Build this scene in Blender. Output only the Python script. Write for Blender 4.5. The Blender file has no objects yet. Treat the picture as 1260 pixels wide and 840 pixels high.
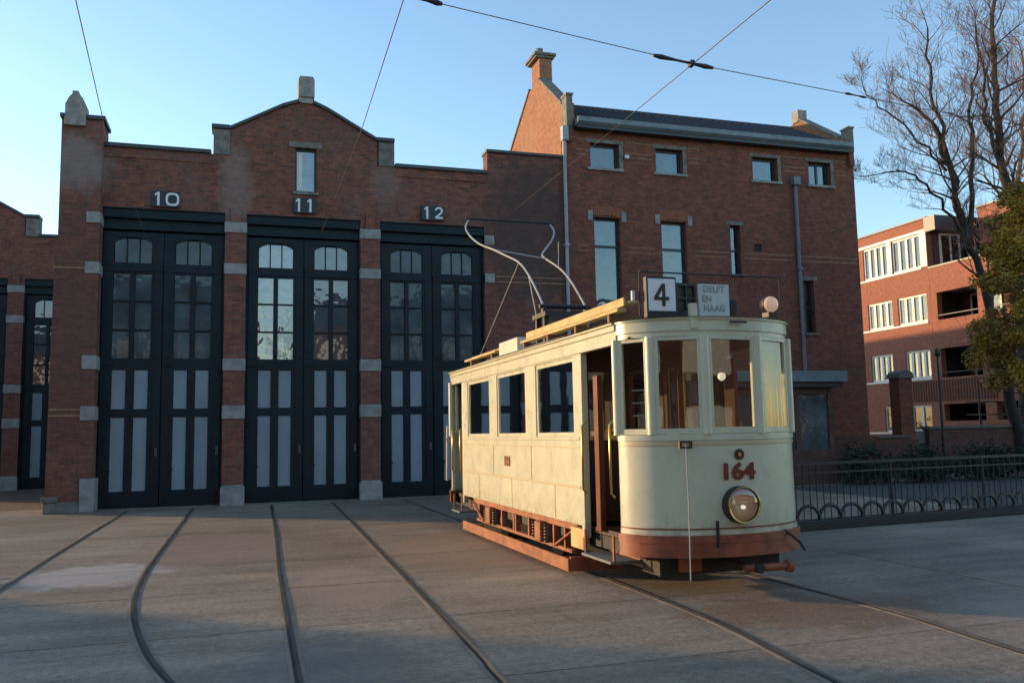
import bpy, bmesh, math, random
from mathutils import Vector, Matrix
random.seed(7)
S = bpy.context.scene
COL = S.collection

# ------------------------------------------------------------------ camera
CAMH = 1.6632
yaw, pitch, roll = 0.305640, 0.104187, -0.019295
F = 1067.3
cy, sy, cp, sp = math.cos(yaw), math.sin(yaw), math.cos(pitch), math.sin(pitch)
fwd = Vector((sy*cp, cy*cp, sp)); r0 = Vector((cy, -sy, 0)); u0 = r0.cross(fwd)
rgt = r0*math.cos(roll) + u0*math.sin(roll); upv = -r0*math.sin(roll) + u0*math.cos(roll)
cd = bpy.data.cameras.new("camera"); cam = bpy.data.objects.new("camera", cd); COL.objects.link(cam)
cam.matrix_world = Matrix(((rgt.x, upv.x, -fwd.x, 0), (rgt.y, upv.y, -fwd.y, 0), (rgt.z, upv.z, -fwd.z, CAMH), (0, 0, 0, 1)))
cd.sensor_width = 36; cd.lens = F/1260*36; cd.clip_start = 0.1; cd.clip_end = 3000
S.camera = cam

# ------------------------------------------------------------------ sky and sun
SUN_EL = math.radians(8.5)
SUN_AZ = math.atan2(-0.79, 0.62)            # measured from +Y towards +X
sd = Vector((math.sin(SUN_AZ)*math.cos(SUN_EL), math.cos(SUN_AZ)*math.cos(SUN_EL), math.sin(SUN_EL)))
W = bpy.data.worlds.new("World"); S.world = W; W.use_nodes = True
wn = W.node_tree.nodes; wl = W.node_tree.links
bg = wn["Background"]; sky = wn.new("ShaderNodeTexSky"); sky.sky_type = 'NISHITA'; sky.sun_disc = False
sky.sun_elevation = SUN_EL; sky.sun_rotation = SUN_AZ; sky.air_density = 1.0; sky.dust_density = 0.25; sky.ozone_density = 1.9
wl.new(sky.outputs[0], bg.inputs[0]); bg.inputs[1].default_value = 0.15
ld = bpy.data.lights.new("sun", 'SUN'); sun = bpy.data.objects.new("sun", ld); COL.objects.link(sun)
ld.energy = 2.0; ld.angle = math.radians(0.6); ld.color = (1.0, 0.66, 0.34)
sun.rotation_euler = sd.to_track_quat('Z', 'Y').to_euler()
S.view_settings.view_transform = 'Standard'; S.view_settings.look = 'None'
S.view_settings.exposure = 1.42; S.view_settings.gamma = 1.0
S.render.engine = 'CYCLES'; S.cycles.use_denoising = True
S.cycles.max_bounces = 8; S.cycles.transparent_max_bounces = 16

# ------------------------------------------------------------------ materials
def mat(name, col, rough=0.7, var=0.0, vscale=3.0, bump=0.0, bscale=40.0, metal=0.0, col2=None, spec=0.5):
    m = bpy.data.materials.new(name); m.use_nodes = True
    n = m.node_tree.nodes; l = m.node_tree.links; b = n["Principled BSDF"]
    b.inputs['Roughness'].default_value = rough; b.inputs['Metallic'].default_value = metal
    b.inputs['Specular IOR Level'].default_value = spec
    c = tuple(col)+(1,)
    if var > 0 or col2:
        g = n.new("ShaderNodeNewGeometry"); t = n.new("ShaderNodeTexNoise")
        t.inputs['Scale'].default_value = vscale; t.inputs['Detail'].default_value = 6
        l.new(g.outputs['Position'], t.inputs['Vector'])
        r = n.new("ShaderNodeValToRGB"); l.new(t.outputs[0], r.inputs[0])
        c2 = tuple(col2) if col2 else tuple(v*(1-var) for v in col)
        r.color_ramp.elements[0].position = .35; r.color_ramp.elements[1].position = .65
        r.color_ramp.elements[0].color = tuple(c2)+(1,); r.color_ramp.elements[1].color = c
        l.new(r.outputs[0], b.inputs['Base Color'])
    else: b.inputs['Base Color'].default_value = c
    if bump > 0:
        g = n.new("ShaderNodeNewGeometry"); t = n.new("ShaderNodeTexNoise"); t.inputs['Scale'].default_value = bscale
        t.inputs['Detail'].default_value = 4; l.new(g.outputs['Position'], t.inputs['Vector'])
        bp = n.new("ShaderNodeBump"); bp.inputs['Strength'].default_value = bump; bp.inputs['Distance'].default_value = .02
        l.new(t.outputs[0], bp.inputs['Height']); l.new(bp.outputs[0], b.inputs['Normal'])
    return m

def brick(name, c1, c2, mortar, stain=(0.12, 0.10, 0.09), stain_amt=0.35, bw=0.22, rh=0.066, soldier=False, blobs=()):
    m = bpy.data.materials.new(name); m.use_nodes = True
    n = m.node_tree.nodes; l = m.node_tree.links; b = n["Principled BSDF"]; b.inputs['Roughness'].default_value = .85
    b.inputs['Specular IOR Level'].default_value = .25
    g = n.new("ShaderNodeNewGeometry"); sp_ = n.new("ShaderNodeSeparateXYZ"); l.new(g.outputs['Position'], sp_.inputs[0])
    sn = n.new("ShaderNodeSeparateXYZ"); l.new(g.outputs['True Normal'], sn.inputs[0])
    def mth(op, a, bb=None, v=None):
        q = n.new("ShaderNodeMath"); q.operation = op; l.new(a, q.inputs[0])
        if bb is not None: l.new(bb, q.inputs[1])
        if v is not None: q.inputs[1].default_value = v
        return q.outputs[0]
    ax = mth('ABSOLUTE', sn.outputs[0]); gt = mth('GREATER_THAN', ax, v=.7)
    mx = n.new("ShaderNodeMix"); l.new(gt, mx.inputs[0]); l.new(sp_.outputs[0], mx.inputs[2]); l.new(sp_.outputs[1], mx.inputs[3])
    cb = n.new("ShaderNodeCombineXYZ")
    if soldier: l.new(sp_.outputs[2], cb.inputs[0]); l.new(mx.outputs[0], cb.inputs[1])
    else: l.new(mx.outputs[0], cb.inputs[0]); l.new(sp_.outputs[2], cb.inputs[1])
    bt = n.new("ShaderNodeTexBrick"); l.new(cb.outputs[0], bt.inputs['Vector'])
    bt.inputs['Scale'].default_value = 1; bt.inputs['Brick Width'].default_value = bw; bt.inputs['Row Height'].default_value = rh
    bt.inputs['Mortar Size'].default_value = .0075; bt.inputs['Mortar Smooth'].default_value = .2; bt.inputs['Bias'].default_value = .0
    bt.inputs['Color1'].default_value = tuple(c1)+(1,); bt.inputs['Color2'].default_value = tuple(c2)+(1,); bt.inputs['Mortar'].default_value = tuple(mortar)+(1,)
    t = n.new("ShaderNodeTexNoise"); t.inputs['Scale'].default_value = .55; t.inputs['Detail'].default_value = 8; t.inputs['Roughness'].default_value = .65
    l.new(g.outputs['Position'], t.inputs['Vector'])
    mr = n.new("ShaderNodeMapRange"); l.new(t.outputs[0], mr.inputs[0]); mr.inputs[1].default_value = .48; mr.inputs[2].default_value = .72
    mr.inputs[3].default_value = 0; mr.inputs[4].default_value = stain_amt
    m2 = n.new("ShaderNodeMix"); m2.data_type = 'RGBA'; l.new(mr.outputs[0], m2.inputs[0]); l.new(bt.outputs[0], m2.inputs[6]); m2.inputs[7].default_value = tuple(stain)+(1,)
    t2 = n.new("ShaderNodeTexNoise"); t2.inputs['Scale'].default_value = 7; t2.inputs['Detail'].default_value = 5; l.new(g.outputs['Position'], t2.inputs['Vector'])
    mr2 = n.new("ShaderNodeMapRange"); l.new(t2.outputs[0], mr2.inputs[0]); mr2.inputs[1].default_value = .3; mr2.inputs[2].default_value = .7
    mr2.inputs[3].default_value = .80; mr2.inputs[4].default_value = 1.12
    vm = n.new("ShaderNodeVectorMath"); vm.operation = 'SCALE'; l.new(m2.outputs[2], vm.inputs[0]); l.new(mr2.outputs[0], vm.inputs['Scale'])
    colr = vm.outputs[0]
    t4 = n.new("ShaderNodeTexNoise"); t4.inputs['Scale'].default_value = 2.2; t4.inputs['Detail'].default_value = 8; t4.inputs['Roughness'].default_value = .7; l.new(g.outputs['Position'], t4.inputs['Vector'])
    def m_(op, a_, b_):
        q = n.new("ShaderNodeMath"); q.operation = op
        for k_, v_ in enumerate((a_, b_)):
            if isinstance(v_, (int, float)): q.inputs[k_].default_value = v_
            else: l.new(v_, q.inputs[k_])
        return q.outputs[0]
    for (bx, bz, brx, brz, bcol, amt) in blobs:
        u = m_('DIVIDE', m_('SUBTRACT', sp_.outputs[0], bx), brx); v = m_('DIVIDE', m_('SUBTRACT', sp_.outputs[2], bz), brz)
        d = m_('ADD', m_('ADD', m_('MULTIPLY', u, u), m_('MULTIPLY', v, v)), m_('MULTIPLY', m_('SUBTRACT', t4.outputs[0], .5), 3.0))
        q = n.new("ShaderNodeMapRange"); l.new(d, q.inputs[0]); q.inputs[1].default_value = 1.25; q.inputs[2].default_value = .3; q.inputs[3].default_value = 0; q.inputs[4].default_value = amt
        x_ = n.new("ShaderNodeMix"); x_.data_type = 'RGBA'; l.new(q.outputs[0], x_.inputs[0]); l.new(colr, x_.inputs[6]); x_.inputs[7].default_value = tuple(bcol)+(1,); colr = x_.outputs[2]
    l.new(colr, b.inputs['Base Color'])
    bp = n.new("ShaderNodeBump"); bp.inputs['Strength'].default_value = .6; bp.inputs['Distance'].default_value = .008; bp.invert = True
    l.new(bt.outputs['Fac'], bp.inputs['Height']); l.new(bp.outputs[0], b.inputs['Normal'])
    return m

def enamel(name, col):
    m = bpy.data.materials.new(name); m.use_nodes = True
    n = m.node_tree.nodes; l = m.node_tree.links; b = n["Principled BSDF"]; g = n.new("ShaderNodeNewGeometry")
    def nz(sc, det, ms=None):
        t = n.new("ShaderNodeTexNoise"); t.inputs['Scale'].default_value = sc; t.inputs['Detail'].default_value = det; t.inputs['Roughness'].default_value = .65
        if ms:
            mp = n.new("ShaderNodeMapping"); mp.inputs['Scale'].default_value = ms; l.new(g.outputs['Position'], mp.inputs[0]); l.new(mp.outputs[0], t.inputs['Vector'])
        else: l.new(g.outputs['Position'], t.inputs['Vector'])
        return t.outputs[0]
    def rng(src, a, b_, c, d):
        q = n.new("ShaderNodeMapRange"); l.new(src, q.inputs[0]); q.inputs[1].default_value = a; q.inputs[2].default_value = b_; q.inputs[3].default_value = c; q.inputs[4].default_value = d; return q.outputs[0]
    v = n.new("ShaderNodeVectorMath"); v.operation = 'SCALE'; v.inputs[0].default_value = col; l.new(rng(nz(1.7, 6), .3, .7, .88, 1.05), v.inputs['Scale'])
    x = n.new("ShaderNodeMix"); x.data_type = 'RGBA'; l.new(rng(nz(6, 9, (2.2, 2.2, .35)), .56, .76, 0, .20), x.inputs[0]); l.new(v.outputs[0], x.inputs[6]); x.inputs[7].default_value = (.30, .235, .14, 1)
    sp = n.new("ShaderNodeSeparateXYZ"); l.new(g.outputs['Position'], sp.inputs[0])
    mm = n.new("ShaderNodeMath"); mm.operation = 'MULTIPLY'; l.new(rng(sp.outputs[2], .85, .58, 0, .6), mm.inputs[0]); l.new(rng(nz(9, 8), .42, .68, 0, 1), mm.inputs[1])
    y = n.new("ShaderNodeMix"); y.data_type = 'RGBA'; l.new(mm.outputs[0], y.inputs[0]); l.new(x.outputs[2], y.inputs[6]); y.inputs[7].default_value = (.22, .15, .09, 1)
    l.new(y.outputs[2], b.inputs['Base Color']); l.new(rng(nz(4, 6), .3, .7, .22, .42), b.inputs['Roughness'])
    bp = n.new("ShaderNodeBump"); bp.inputs['Strength'].default_value = .12; bp.inputs['Distance'].default_value = .05; l.new(nz(2.4, 2), bp.inputs['Height']); l.new(bp.outputs[0], b.inputs['Normal'])
    return m

def glass(name, tint=(.9, .95, .95), refl=.12, rough=.02, wob=0.0):
    m = bpy.data.materials.new(name); m.use_nodes = True
    n = m.node_tree.nodes; l = m.node_tree.links; n.remove(n["Principled BSDF"]); o = n["Material Output"]
    tr = n.new("ShaderNodeBsdfTransparent"); tr.inputs[0].default_value = tuple(tint)+(1,)
    gl = n.new("ShaderNodeBsdfGlossy"); gl.inputs['Roughness'].default_value = rough
    fr = n.new("ShaderNodeFresnel"); fr.inputs[0].default_value = 1.5
    mr = n.new("ShaderNodeMath"); mr.operation = 'MULTIPLY_ADD'; l.new(fr.outputs[0], mr.inputs[0]); mr.inputs[1].default_value = .9; mr.inputs[2].default_value = refl-.035; mr.use_clamp = True
    mx = n.new("ShaderNodeMixShader"); l.new(mr.outputs[0], mx.inputs[0]); l.new(tr.outputs[0], mx.inputs[1]); l.new(gl.outputs[0], mx.inputs[2]); l.new(mx.outputs[0], o.inputs[0])
    if wob:
        g = n.new("ShaderNodeNewGeometry"); t = n.new("ShaderNodeTexNoise"); t.inputs['Scale'].default_value = 2.2; t.inputs['Detail'].default_value = 2
        l.new(g.outputs['Position'], t.inputs['Vector']); bp = n.new("ShaderNodeBump"); bp.inputs['Strength'].default_value = wob; bp.inputs['Distance'].default_value = .05
        l.new(t.outputs[0], bp.inputs['Height']); l.new(bp.outputs[0], gl.inputs['Normal'])
    return m

def pane_mat(name, col, refl, wob=.25, rough=.04, var=.4):
    """old glazing with a dull film behind: diffuse film under a glossy wobbly face"""
    m = mat(name, col, .9, var, 1.3)
    n = m.node_tree.nodes; l = m.node_tree.links; b = n["Principled BSDF"]; o = n["Material Output"]
    gl = n.new("ShaderNodeBsdfGlossy"); gl.inputs['Roughness'].default_value = rough
    g = n.new("ShaderNodeNewGeometry"); t = n.new("ShaderNodeTexNoise"); t.inputs['Scale'].default_value = 2.5; t.inputs['Detail'].default_value = 2
    l.new(g.outputs['Position'], t.inputs['Vector']); bp = n.new("ShaderNodeBump"); bp.inputs['Strength'].default_value = wob; bp.inputs['Distance'].default_value = .05
    l.new(t.outputs[0], bp.inputs['Height']); l.new(bp.outputs[0], gl.inputs['Normal'])
    mx = n.new("ShaderNodeMixShader"); mx.inputs[0].default_value = refl; l.new(b.outputs[0], mx.inputs[1]); l.new(gl.outputs[0], mx.inputs[2]); l.new(mx.outputs[0], o.inputs[0])
    return m

def emis(name, col, s, base=(.8, .75, .6)):
    m = bpy.data.materials.new(name); m.use_nodes = True; b = m.node_tree.nodes["Principled BSDF"]
    b.inputs['Base Color'].default_value = tuple(base)+(1,); b.inputs['Emission Color'].default_value = tuple(col)+(1,); b.inputs['Emission Strength'].default_value = s
    b.inputs['Roughness'].default_value = .1
    return m

M = dict(
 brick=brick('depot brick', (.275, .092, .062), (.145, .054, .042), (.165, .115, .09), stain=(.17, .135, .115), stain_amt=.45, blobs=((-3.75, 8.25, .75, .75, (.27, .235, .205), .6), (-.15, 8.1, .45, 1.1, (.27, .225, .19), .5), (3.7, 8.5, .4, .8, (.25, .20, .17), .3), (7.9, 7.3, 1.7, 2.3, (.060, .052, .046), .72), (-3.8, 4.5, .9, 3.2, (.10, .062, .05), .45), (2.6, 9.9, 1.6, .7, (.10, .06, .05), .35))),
 brick_o=brick('office brick', (.275, .086, .056), (.155, .052, .038), (.155, .10, .075), stain=(.12, .065, .05), stain_amt=.4),
 brick_g=brick('gable brick', (.38, .155, .08), (.29, .12, .065), (.30, .19, .12), stain=(.36, .24, .15), stain_amt=.35),
 brick_a=brick('apartment brick', (.40, .15, .095), (.34, .125, .08), (.25, .13, .09), stain=(.25, .09, .055), stain_amt=.3),
 brick_w=brick('garden wall brick', (.16, .07, .05), (.10, .05, .04), (.12, .09, .08), stain=(.06, .05, .04), stain_amt=.5),
 soldier=brick('orange soldier brick', (.31, .10, .055), (.25, .08, .045), (.25, .14, .1), soldier=True, stain_amt=.1),
 band=mat('pale brick band', (.33, .19, .10), .8, .4, 9),
 stone=mat('grey sandstone', (.34, .32, .29), .85, .35, 5, .3, 30),
 stone_d=mat('weathered coping stone', (.22, .20, .17), .85, .45, 5, .3, 30),
 coping=mat('dark green zinc coping', (.05, .065, .065), .5, .3, 4),
 green=mat('dark blue green door paint', (.007, .019, .025), .42, .35, 2.2, .1, 15, spec=.22),
 bar=mat('black green glazing bar paint', (.008, .013, .016), .5, spec=.2),
 panel=mat('pale blue grey panel paint', (.22, .28, .31), .5, .14, 1.2),
 pane=pane_mat('dim teal door glazing', (.075, .115, .122), .035, .12, var=.6),
 pane_b=pane_mat('shiny door glazing', (.05, .075, .08), .26, .16, .03),
 pane_m=pane_mat('half shiny door glazing', (.035, .065, .075), .16, .10, .03),
 plate=mat('black number plate', (.010, .013, .017), .4),
 white=mat('white lettering paint', (.72, .74, .74), .5),
 lead=mat('grey painted fascia', (.17, .22, .24), .5, .25, 3),
 tile=mat('plum grey roof tile', (.050, .048, .055), .55, .4, 6, .2, 20),
 pipe=mat('pale painted downpipe', (.34, .37, .38), .5, .2, 4),
 pipe_d=mat('grey downpipe', (.14, .16, .18), .5, .3, 3),
 frame_d=mat('dark window frame paint', (.02, .032, .036), .4),
 frame_w=mat('white window frame paint', (.74, .72, .66), .5, .08, 3),
 curtain=mat('pale net curtain', (.60, .68, .67), .9, .25, 2.5),
 dim=mat('dim room', (.035, .033, .032), .9),
 glass=glass('window glass', refl=.10, wob=.05),
 glass_a=glass('clear flat glass', (.85, .9, .9), .10),
 glass_r=glass('reflecting window glass', (.55, .66, .68), .12, wob=.06),
 glass_t=glass('tram glass', (.62, .65, .62), .12, wob=.015),
 cream=enamel('cream tram enamel', (.58, .565, .41)),
 cream_d=mat('cream moulding line', (.52, .42, .26), .4),
 rust=mat('red brown bumper paint', (.32, .080, .034), .5, .45, 6, .15, 25),
 rust_o=mat('rusty truck frame', (.38, .125, .048), .7, .5, 5, .3, 30),
 dark=mat('dark underframe grime', (.022, .018, .016), .7, .3, 5),
 steel=mat('worn wheel steel', (.15, .13, .12), .45, .4, 8, metal=.6),
 wood=mat('varnished teak', (.17, .042, .018), .35, .35, 5),
 wood_d=mat('dark teak lining', (.045, .016, .010), .45, .35, 5),
 plank=mat('weathered yellow roof plank', (.60, .42, .16), .65, .35, 4, .2, 20),
 plank_e=mat('brown plank support', (.20, .09, .03), .7),
 roofm=mat('pale canvas roof', (.36, .33, .26), .8, .2, 3),
 boxw=mat('off white roof box', (.62, .55, .45), .6, .1, 4),
 grey=mat('grey painted metal', (.16, .18, .18), .5, .2, 5),
 brass=mat('brass', (.55, .36, .12), .25, metal=1.0),
 painted_reflector=mat('headlight reflector with painted glow', (.70, .50, .30), .30, metal=.0),  # matt warm colour paints the bright reflection into the headlight bowl
 bow=mat('pale grey bow tube', (.42, .40, .36), .45, .15, 4),
 black=mat('black iron', (.014, .014, .015), .5),
 numred=mat('dark red number paint', (.17, .018, .012), .4),
 board=mat('off white destination board', (.52, .57, .53), .5, .08, 9),
 boardtxt=mat('faded grey green lettering', (.25, .29, .27), .6),
 mesh_g=mat('dark olive route box', (.06, .07, .045), .6, .5, 16),
 wire=mat('overhead wire', (.075, .05, .042), .6),
 bark=mat('grey brown bark', (.11, .075, .055), .9, .4, 6, .4, 20),
 twig=mat('reddish twig bark', (.15, .09, .07), .9),
 bark_d=mat('dark bark', (.045, .034, .028), .9, .4, 6, .4, 20),
 leaf_y=mat('yellow green leaf', (.50, .31, .035), .6, .5, 1.1, col2=(.20, .135, .022)),
 hedge=mat('dark hedge leaf', (.028, .04, .018), .7, .4, 3),
 rail=mat('worn rail head', (.20, .165, .14), .32, .4, 3, metal=.7),
 groove=mat('dirty rail groove', (.014, .012, .011), .9),
 lip=mat('rail side mortar', (.24, .19, .14), .9, .35, 2.0, .3, 20),
 concrete_r=mat('render', (.35, .33, .30), .9, .2, 2),
)
M['bulb'] = emis('glowing lamp glass', (1, .62, .38), .10, (.62, .40, .26))
M['bulb2'] = emis('small cabin bulb', (1, .85, .7), .35)
M['lens'] = glass('headlight glass', (1, .98, .92), .15)

def ground_mat():
    m = bpy.data.materials.new('worn concrete yard'); m.use_nodes = True
    n = m.node_tree.nodes; l = m.node_tree.links; b = n["Principled BSDF"]
    g = n.new("ShaderNodeNewGeometry")
    def noise(sc, det, dist=0, mapscale=None, rough=.6):
        t = n.new("ShaderNodeTexNoise"); t.inputs['Scale'].default_value = sc; t.inputs['Detail'].default_value = det; t.inputs['Distortion'].default_value = dist
        t.inputs['Roughness'].default_value = rough
        if mapscale:
            mp = n.new("ShaderNodeMapping"); mp.inputs['Scale'].default_value = mapscale; l.new(g.outputs['Position'], mp.inputs[0]); l.new(mp.outputs[0], t.inputs['Vector'])
        else: l.new(g.outputs['Position'], t.inputs['Vector'])
        return t.outputs[0]
    a = noise(.35, 8, .4); r = n.new("ShaderNodeValToRGB"); l.new(a, r.inputs[0]); e = r.color_ramp.elements
    e[0].position = .3; e[0].color = (.185, .142, .102, 1); e[1].position = .72; e[1].color = (.345, .265, .190, 1)
    def mul(src, fac_src, lo, hi, a0=.3, a1=.7):
        mr = n.new("ShaderNodeMapRange"); l.new(fac_src, mr.inputs[0]); mr.inputs[1].default_value = a0; mr.inputs[2].default_value = a1; mr.inputs[3].default_value = lo; mr.inputs[4].default_value = hi
        v = n.new("ShaderNodeVectorMath"); v.operation = 'SCALE'; l.new(src, v.inputs[0]); l.new(mr.outputs[0], v.inputs['Scale']); return v.outputs[0]
    c = mul(r.outputs[0], noise(1.0, 6, 0, (.35, 2.2, 1)), .72, 1.22)
    c = mul(c, noise(14, 6, 0), .72, 1.24)
    c = mul(c, noise(90, 3, 0), .70, 1.28)
    c = mul(c, noise(.9, 10, 1.5, (1, 1.6, 1), .75), 1.0, .62, .58, .68)
    sx = n.new("ShaderNodeSeparateXYZ"); l.new(g.outputs['Position'], sx.inputs[0])
    def m_(op, a_, b_):
        q = n.new("ShaderNodeMath"); q.operation = op
        for k_, v_ in enumerate((a_, b_)):
            if isinstance(v_, (int, float)): q.inputs[k_].default_value = v_
            else: l.new(v_, q.inputs[k_])
        return q.outputs[0]
    def blob(cx_, cy_, rx_, ry_):
        u = m_('DIVIDE', m_('SUBTRACT', sx.outputs[0], cx_), rx_); v = m_('DIVIDE', m_('SUBTRACT', sx.outputs[1], cy_), ry_)
        d = m_('ADD', m_('MULTIPLY', u, u), m_('MULTIPLY', v, v)); d = m_('ADD', d, m_('MULTIPLY', m_('SUBTRACT', noise(2.6, 8, .8), .5), 3.2))
        mr = n.new("ShaderNodeMapRange"); l.new(d, mr.inputs[0]); mr.inputs[1].default_value = 1.0; mr.inputs[2].default_value = .45; mr.inputs[3].default_value = 0; mr.inputs[4].default_value = .55
        return mr.outputs[0]
    for bl_, cc_ in ((blob(-1.75, 12.0, .95, 1.1), (.52, .47, .43, 1)), (blob(5.0, 6.9, 1.4, .8), (.17, .085, .04, 1)), (blob(3.0, 12.2, 1.3, 2.2), (.26, .165, .105, 1)), (blob(-.3, 14.5, 1.2, 2.4), (.33, .22, .17, 1)), (blob(1.2, 9.8, .7, 1.6), (.36, .25, .19, 1)), (blob(.6, 6.6, .8, .9), (.13, .115, .10, 1)), (blob(7.2, 6.0, 1.3, .9), (.30, .24, .19, 1)), (blob(-3.6, 9.2, 1.1, 1.0), (.13, .12, .11, 1))):  # pinkish blobs paint sunlit patches into the concrete colour
        mx = n.new("ShaderNodeMix"); mx.data_type = 'RGBA'; l.new(bl_, mx.inputs[0]); l.new(c, mx.inputs[6]); mx.inputs[7].default_value = cc_; c = mx.outputs[2]
    oi = n.new("ShaderNodeObjectInfo"); mro = n.new("ShaderNodeMapRange"); l.new(oi.outputs['Random'], mro.inputs[0]); mro.inputs[3].default_value = .86; mro.inputs[4].default_value = 1.10
    vj = n.new("ShaderNodeVectorMath"); vj.operation = 'SCALE'; l.new(c, vj.inputs[0]); l.new(mro.outputs[0], vj.inputs['Scale']); c = vj.outputs[0]
    # oil drips along the middle of the tracks
    c = mul(c, noise(1.9, 10, .6, (2.2, .45, 1), .72), 1.0, .55, .60, .74)
    l.new(c, b.inputs['Base Color']); b.inputs['Roughness'].default_value = .72; b.inputs['Specular IOR Level'].default_value = .35
    bp = n.new("ShaderNodeBump"); bp.inputs['Strength'].default_value = .35; bp.inputs['Distance'].default_value = .02
    l.new(noise(22, 8), bp.inputs['Height']); l.new(bp.outputs[0], b.inputs['Normal'])
    return m
M['ground'] = ground_mat()
M['pave'] = brick('orange yard pavers', (.36, .20, .10), (.26, .14, .08), (.14, .10, .07), stain=(.2, .15, .1))
M['path'] = mat('pale worn paving', (.085, .078, .072), .85, .35, 1.2, .3, 20)

# ------------------------------------------------------------------ mesh builder
class MB:
    def __init__(s): s.v = []; s.f = []
    def add(s, vs, fs):
        o = len(s.v); s.v += [tuple(v) for v in vs]; s.f += [tuple(i+o for i in f) for f in fs]; return s
    def box(s, x0, x1, y0, y1, z0, z1):
        x0, x1 = sorted((x0, x1)); y0, y1 = sorted((y0, y1)); z0, z1 = sorted((z0, z1))
        return s.add([(x0, y0, z0), (x1, y0, z0), (x1, y1, z0), (x0, y1, z0), (x0, y0, z1), (x1, y0, z1), (x1, y1, z1), (x0, y1, z1)],
                     [(0, 3, 2, 1), (4, 5, 6, 7), (0, 1, 5, 4), (1, 2, 6, 5), (2, 3, 7, 6), (3, 0, 4, 7)])
    def prism(s, poly, axis, a, b):
        """poly = 2-D outline; axis 'y': (x,z) from y=a to y=b; 'x': (y,z); 'z': (x,y)"""
        n = len(poly)
        def p(q, w): return (q[0], w, q[1]) if axis == 'y' else ((w, q[0], q[1]) if axis == 'x' else (q[0], q[1], w))
        vs = [p(q, a) for q in poly] + [p(q, b) for q in poly]
        fs = [tuple(range(n)), tuple(range(2*n-1, n-1, -1))] + [(i, (i+1) % n, (i+1) % n+n, i+n) for i in range(n)]
        return s.add(vs, fs)
    def wall(s, u0, u1, z0, z1, holes, d0, d1, axis='y'):
        """slab facing +/-axis with rectangular openings (u0,u1,z0,z1)"""
        us = sorted({u0, u1, *[h[0] for h in holes], *[h[1] for h in holes]}); us = [u for u in us if u0-1e-6 <= u <= u1+1e-6]
        zs = sorted({z0, z1, *[h[2] for h in holes], *[h[3] for h in holes]}); zs = [z for z in zs if z0-1e-6 <= z <= z1+1e-6]
        nu, nz = len(us)-1, len(zs)-1
        def solid(i, j):
            if i < 0 or j < 0 or i >= nu or j >= nz: return False
            cu, cz = (us[i]+us[i+1])/2, (zs[j]+zs[j+1])/2
            return not any(h[0] < cu < h[1] and h[2] < cz < h[3] for h in holes)
        def P(u, d, z): return (u, d, z) if axis == 'y' else (d, u, z)
        for i in range(nu):
            for j in range(nz):
                if not solid(i, j): continue
                a, b, c, e = us[i], us[i+1], zs[j], zs[j+1]
                s.add([P(a, d0, c), P(b, d0, c), P(b, d0, e), P(a, d0, e)], [(0, 1, 2, 3)])
                s.add([P(a, d1, c), P(b, d1, c), P(b, d1, e), P(a, d1, e)], [(3, 2, 1, 0)])
                if not solid(i-1, j): s.add([P(a, d0, c), P(a, d1, c), P(a, d1, e), P(a, d0, e)], [(0, 3, 2, 1)])
                if not solid(i+1, j): s.add([P(b, d0, c), P(b, d1, c), P(b, d1, e), P(b, d0, e)], [(0, 1, 2, 3)])
                if not solid(i, j-1): s.add([P(a, d0, c), P(b, d0, c), P(b, d1, c), P(a, d1, c)], [(0, 3, 2, 1)])
                if not solid(i, j+1): s.add([P(a, d0, e), P(b, d0, e), P(b, d1, e), P(a, d1, e)], [(0, 1, 2, 3)])
        return s
    def tube(s, pts, r, n=6, cap=True):
        pts = [Vector(p) for p in pts]; rs = r if isinstance(r, (list, tuple)) else [r]*len(pts)
        vs = []; prev = None
        for i, p in enumerate(pts):
            t = (pts[min(i+1, len(pts)-1)]-pts[max(i-1, 0)]).normalized()
            a = prev if prev is not None else (Vector((0, 0, 1)) if abs(t.z) < .9 else Vector((1, 0, 0)))
            e = a - t*a.dot(t)
            if e.length < 1e-4: e = Vector((1, 0, 0)) - t*t.x
            e.normalize(); prev = e; q = t.cross(e)
            vs += [p + (e*math.cos(2*math.pi*k/n)+q*math.sin(2*math.pi*k/n))*rs[i] for k in range(n)]
        fs = [(i*n+k, i*n+(k+1) % n, (i+1)*n+(k+1) % n, (i+1)*n+k) for i in range(len(pts)-1) for k in range(n)]
        if cap: fs += [tuple(range(n-1, -1, -1)), tuple((len(pts)-1)*n+k for k in range(n))]
        return s.add(vs, fs)
    def lathe(s, prof, c, axis='z', n=16, cap=True):
        """prof = (r, h) list"""
        vs = []
        for r, h in prof:
            for k in range(n):
                a = 2*math.pi*k/n; p, q = r*math.cos(a), r*math.sin(a)
                d = (p, q, h) if axis == 'z' else ((p, h, q) if axis == 'y' else (h, p, q))
                vs.append((c[0]+d[0], c[1]+d[1], c[2]+d[2]))
        m = len(prof)
        fs = [(i*n+k, i*n+(k+1) % n, (i+1)*n+(k+1) % n, (i+1)*n+k) for i in range(m-1) for k in range(n)]
        if cap: fs += [tuple(range(n)), tuple((m-1)*n+k for k in range(n))]
        return s.add(vs, fs)
    def build(s, name, m, parent=None, smooth=None, bevel=0, normals=True):
        off = org(parent) if parent else Vector((0, 0, 0))
        me = bpy.data.meshes.new(name)
        me.from_pydata([(v[0]-off.x, v[1]-off.y, v[2]-off.z) for v in s.v], [], s.f)
        if normals:
            bm = bmesh.new(); bm.from_mesh(me); bmesh.ops.remove_doubles(bm, verts=bm.verts, dist=1e-5)
            bmesh.ops.recalc_face_normals(bm, faces=bm.faces); bm.to_mesh(me); bm.free()
        me.materials.append(m)
        o = bpy.data.objects.new(name, me); COL.objects.link(o)
        if parent: o.parent = parent; o['_o'] = tuple(off)
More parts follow.
